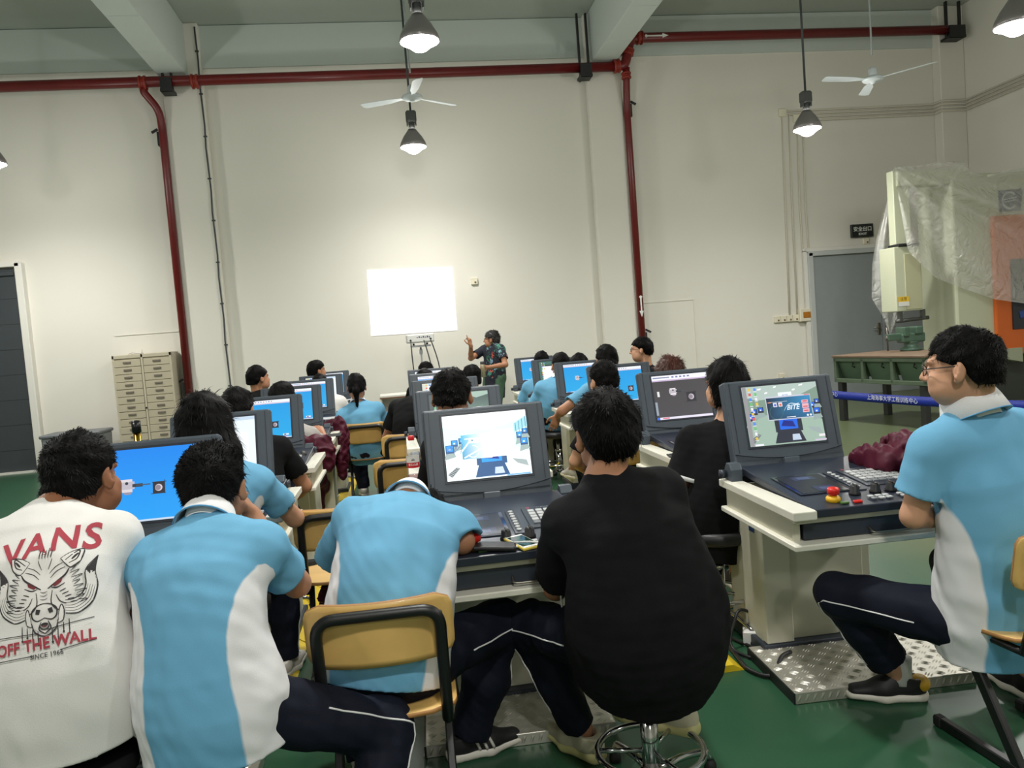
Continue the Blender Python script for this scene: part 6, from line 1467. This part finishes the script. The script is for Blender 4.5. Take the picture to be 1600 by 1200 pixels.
# power box and cords beside the front right pedestal
q = floor_at(1180, 1002); root = empty('power_box', (q.x-.0, q.y, 0), math.radians(-25), 'white power box with a black plug at the foot of the front right console', 'power box')
b = MB(); b.box((0, 0, .035), (.1, .14, .07), .006); b.build('box_body', mat('white_plastic', (222, 222, 220), .45), root); b = MB(); b.box((0, .01, .085), (.035, .035, .03), .005); b.cyl((0, .01, .1), (-.01, .02, .13), .006, 8); b.build('plug', BLACK, root)
def cord(label, pts, r=.005, m=None, name='extension_lead', cat='cord'):
    b = MB(); b.tube(fillet(pts, .08, 5), r, 8); return tag(b.build(name, m or BLACK), label, cat)
q2 = Vector((q.x, q.y, 0))
cord('black power cord looping from the white power box', [q2+V3(-.01, .02, .13), q2+V3(-.08, -.02, .17), q2+V3(-.16, -.06, .012), q2+V3(-.1, -.2, .012), q2+V3(-.02, -.16, .012), q2+V3(-.1, .05, .012), q2+V3(-.14, .4, .012)], .007)
cord('thick black cord lying along the front right tread plate', [V3(1.33, 3.25, .012), V3(1.3, 3.0, .012), V3(1.36, 2.9, .012), V3(1.45, 3.0, .056), V3(1.5, 3.02, .056)], .009)
# things on the front middle console
PZ = lambda y: .766+math.tan(math.radians(4.5))*(y-(3.12-.66))+.002
ph = at(815, 830, 2.55); root = empty('phone', (at(815, 830, 2.52).x, 2.52, .772), math.radians(20), 'phone in a yellow bumper lying on the front middle console', 'phone'); root.rotation_euler = (math.radians(4.5), 0, math.radians(22))
b = MB(); b.prism([(-.035, -.066), (.035, -.066), (.035, .066), (-.035, .066)], .009, None, .003); b.build('bumper', mat('phone_yellow', (232, 206, 90), .4), root)
b = MB(); b.box((0, 0, .0098), (.064, .126, .002), .0008); b.build('phone_face', mat('phone_white', (226, 226, 222), .3), root)
b = MB(); b.box((0, 0, .0111), (.058, .1, .0008)); b.build('phone_glass', mat('phone_glass', (26, 52, 46), .08), root)
root = empty('power_bank', (.25, 2.5, .772), math.radians(80), 'black power bank lying at the front edge of the middle console', 'power bank'); root.rotation_euler = (math.radians(4.5), 0, math.radians(80)); b = MB(); b.box((0, 0, .008), (.07, .14, .016), .006, seg=2); b.build('bank_body', BLACK, root)
b = MB(); b.box((.0, -.07, .008), (.012, .02, .007), .002); b.build('usb_plug', mat('white_plastic', (222, 222, 220), .45), root)
cord('white charging cable hanging over the front of the middle console', [V3(.315, 2.5, .785), V3(.38, 2.47, .79), V3(.43, 2.43, .775), V3(.445, 2.415, .70), V3(.44, 2.42, .60), V3(.445, 2.42, .55)], .003, mat('white_plastic', (222, 222, 220), .45), 'charging_cable', 'cable')
# water bottle on the second middle console
bt = at(648, 752, 3.9); root = empty('water_bottle', (bt.x, 3.9, .768), 0, 'clear water bottle with a red cap and a red and white label', 'bottle')
PET = mat('clear_pet', (225, 234, 236), .05, trans=.0, alpha=.14, spec=.7)
b = MB(); b.lathe([(.02, 0), (.031, .004), (.033, .02), (.030, .035), (.033, .05), (.033, .075), (.031, .08), (.031, .13), (.033, .135), (.032, .155), (.022, .185), (.013, .2), (.013, .215)], seg=28); b.build('bottle_body', PET, root)
b = MB(); b.lathe([(.0155, .212), (.016, .215), (.016, .23), (.013, .234)], seg=24); b.build('cap', mat('red_cap', (200, 28, 34), .4), root)
p = Paint(.0001)
p.rect(-.098, .0, .098, .055, (226, 226, 222)); p.rect(-.098, .0, .098, .026, (196, 26, 36))
for k in (-1, 0, 1):
    p.text('农夫山泉', k*.064, .015, .013, (240, 236, 236), bold=.0003); p.poly([(k*.064-.008, .036), (k*.064+.008, .036), (k*.064, .05)], (30, 80, 60)); p.rect(k*.064-.002, .031, k*.064+.002, .036, (30, 80, 60)); p.rect(k*.064-.02, .004, k*.064+.02, .006, (240, 236, 236))
def cyl_warp(v):
    a = v[0]/.0316-PI/2; r = .0322+v[2]; return (r*math.cos(a), r*math.sin(a), v[1]+.078)
# the label wraps the bottle: cut its bands fine enough to bend
p2 = Paint(.0001); p2.n = 0
for k in range(36):
    x0 = -.099+k*.0055
    p2.rect(x0, 0, x0+.0055, .055, (226, 226, 222), layer=1); p2.rect(x0, 0, x0+.0055, .026, (196, 26, 36), layer=2)
for k in (-1, 0, 1):
    for i, chh in enumerate('农夫山泉'): p2.text(chh, k*.064+(i-1.5)*.0125, .015, .0125, (240, 236, 236), bold=.0003, layer=3)
    for i in range(4): p2.poly([(k*.064-.009+i*.0045, .036), (k*.064-.0045+i*.0045, .036), (k*.064-.00225+i*.0045*.5, .047)], (30, 80, 60), layer=3)
p2.build('bottle_label', attr_print('printed_label', .4), root, warp=cyl_warp)
b = MB(); b.lathe([(.019, .003), (.0305, .006), (.0325, .02), (.0295, .035), (.031, .04)], seg=24); b.build('water', mat('water_pink', (150, 60, 60), .05, alpha=.55), root)
# jackets
def jacket(name, label, blobs, seed, fl=None, m=MAROON, wr=.012, parent_tag='jacket'):
    P = np.array([q[0] for q in blobs]); S = SDF(P.min(0)-.25, P.max(0)+.25, .008)
    for q in blobs: S.ell(q[0], q[1], np.array(Euler((0, 0, q[2] if len(q) > 2 else 0)).to_matrix()), .05)
    n1 = Noise(seed, 34, 8); n2 = Noise(seed+4, 80, 6); S.warp(lambda x, y, z: wr*(np.abs(n1(x, y, z))*1.5-.9+.4*n2(x, y, z)))
    if fl is not None: S.cut((0, 0, fl), (0, 0, -1))
    V, Q = S.mesh(); V = relax(V, Q, 1, .4); return tag(np_mesh(name, V, Q, m), label, parent_tag)
jacket('jacket', 'crumpled maroon jacket heaped on the right end of the front right console', [((1.93, 2.95, .83), (.09, .11, .07)), ((2.03, 2.86, .85), (.09, .1, .09)), ((1.9, 3.05, .82), (.06, .07, .05)), ((2.02, 2.98, .86), (.07, .08, .07))], 3, .77)
q = at(512, 700, 6.9)
jacket('jacket', 'maroon jacket hanging over the aisle beside the pony tailed person', [(tuple(at(520, 672, 6.95)), (.11, .08, .09)), (tuple(at(533, 690, 6.9)), (.07, .08, .22)), (tuple(at(534, 720, 6.85)), (.05, .07, .17))], 6)
jacket('jacket', 'maroon jacket spread over the lap of the student reaching for the mouse', [(tuple(at(475, 700, 5.98)), (.11, .08, .10)), (tuple(at(500, 697, 6.0)), (.10, .09, .09)), (tuple(at(508, 715, 6.02)), (.07, .08, .12)), (tuple(at(465, 690, 6.0)), (.07, .07, .07))], 16)
jacket('jacket', 'maroon jacket hanging low behind the student slumped on the desk', [((-.33, 3.72, .30), (.14, .08, .1)), ((-.28, 3.66, .2), (.1, .07, .12))], 9, .0)
jacket('jacket', 'maroon jacket glimpsed between the front middle console and the black T-shirt', [((.71, 3.12, .75), (.06, .07, .07)), ((.75, 3.16, .66), (.05, .08, .12))], 12)
# mice and odd bits on the left row
def mouse(x, y, z, label):
    r = empty('computer_mouse', (x, y, z), .3, label, 'mouse'); b = MB(); S = [(.001, -.05), (.03, -.05), (.034, 0), (.03, .04), (.012, .052)]
    b.lathe([(.030, .0), (.032, .008), (.026, .022), (.012, .03), (.002, .032)], seg=20); 
    for v in b.bm.verts: v.co.y *= 1.7
    b.build('mouse_shell', BLACK, r); return r
q = floor_at(472, 712, .79); mouse(q.x, q.y, .79, 'black mouse on the third desk of the left row')
pad = floor_at(515, 680, .77)
b = MB(); b.box((pad.x, pad.y, .765), (.18, .2, .012), .004); tag(b.build('mouse_tray', BLACK), 'black swing-out mouse tray under the reaching hand', 'tray')
q = floor_at(452, 752, .66); jacket('tissue', 'crumpled white tissue on the second left desk shelf', [((q.x, q.y, .672), (.03, .03, .02)), ((q.x+.03, q.y, .67), (.02, .025, .016))], 31, .65, mat('tissue_white', (232, 230, 226), .9), .008, 'tissue')
# low white cabinet against the wall, between the rows
root = empty('side_cabinet', (-.02, D-.95, 0), 0, 'low white side cabinet near the back wall beside the pony tailed person', 'cabinet')
WC = mat('white_laminate', (222, 220, 212), .5); BRN = mat('brown_edge', (120, 84, 56), .5)
b = MB(); b.box((0, 0, .735), (.62, .5, .03), .004); b.build('cabinet_top', WC, root); b = MB(); b.box((0, -.252, .712), (.62, .01, .016)); b.build('top_edge', BRN, root)
b = MB(); 
for s in (-1, 1): b.box((s*.29, 0, .36), (.02, .46, .72), .002)
b.box((0, .22, .36), (.56, .02, .72)); b.box((0, 0, .06), (.56, .44, .02)); b.box((0, 0, .4), (.56, .44, .02)); b.build('cabinet_carcass', WC, root)
# phone on the second right console and box under the left row
root = empty('phone', (1.36, 3.84, .772), 0, 'black phone lying on the rim of the second right console', 'phone'); b = MB(); b.box((0, 0, .005), (.075, .15, .009), .003); b.build('phone_body', BLACK, root)
for k, (px, py) in enumerate(((470, 846), (462, 866))):
    q = floor_at(px, py+25); b = MB(); b.box((0, 0, .06), (.16, .12, .12), .004); oo = b.build('carton', mat('white_card', (214, 212, 206), .7)); oo.location = (q.x-.06*k, q.y, 0); tag(oo, ('white carton on the floor seen under the empty chair, the rear one', 'white carton on the floor seen under the empty chair, the front one')[k], 'carton')
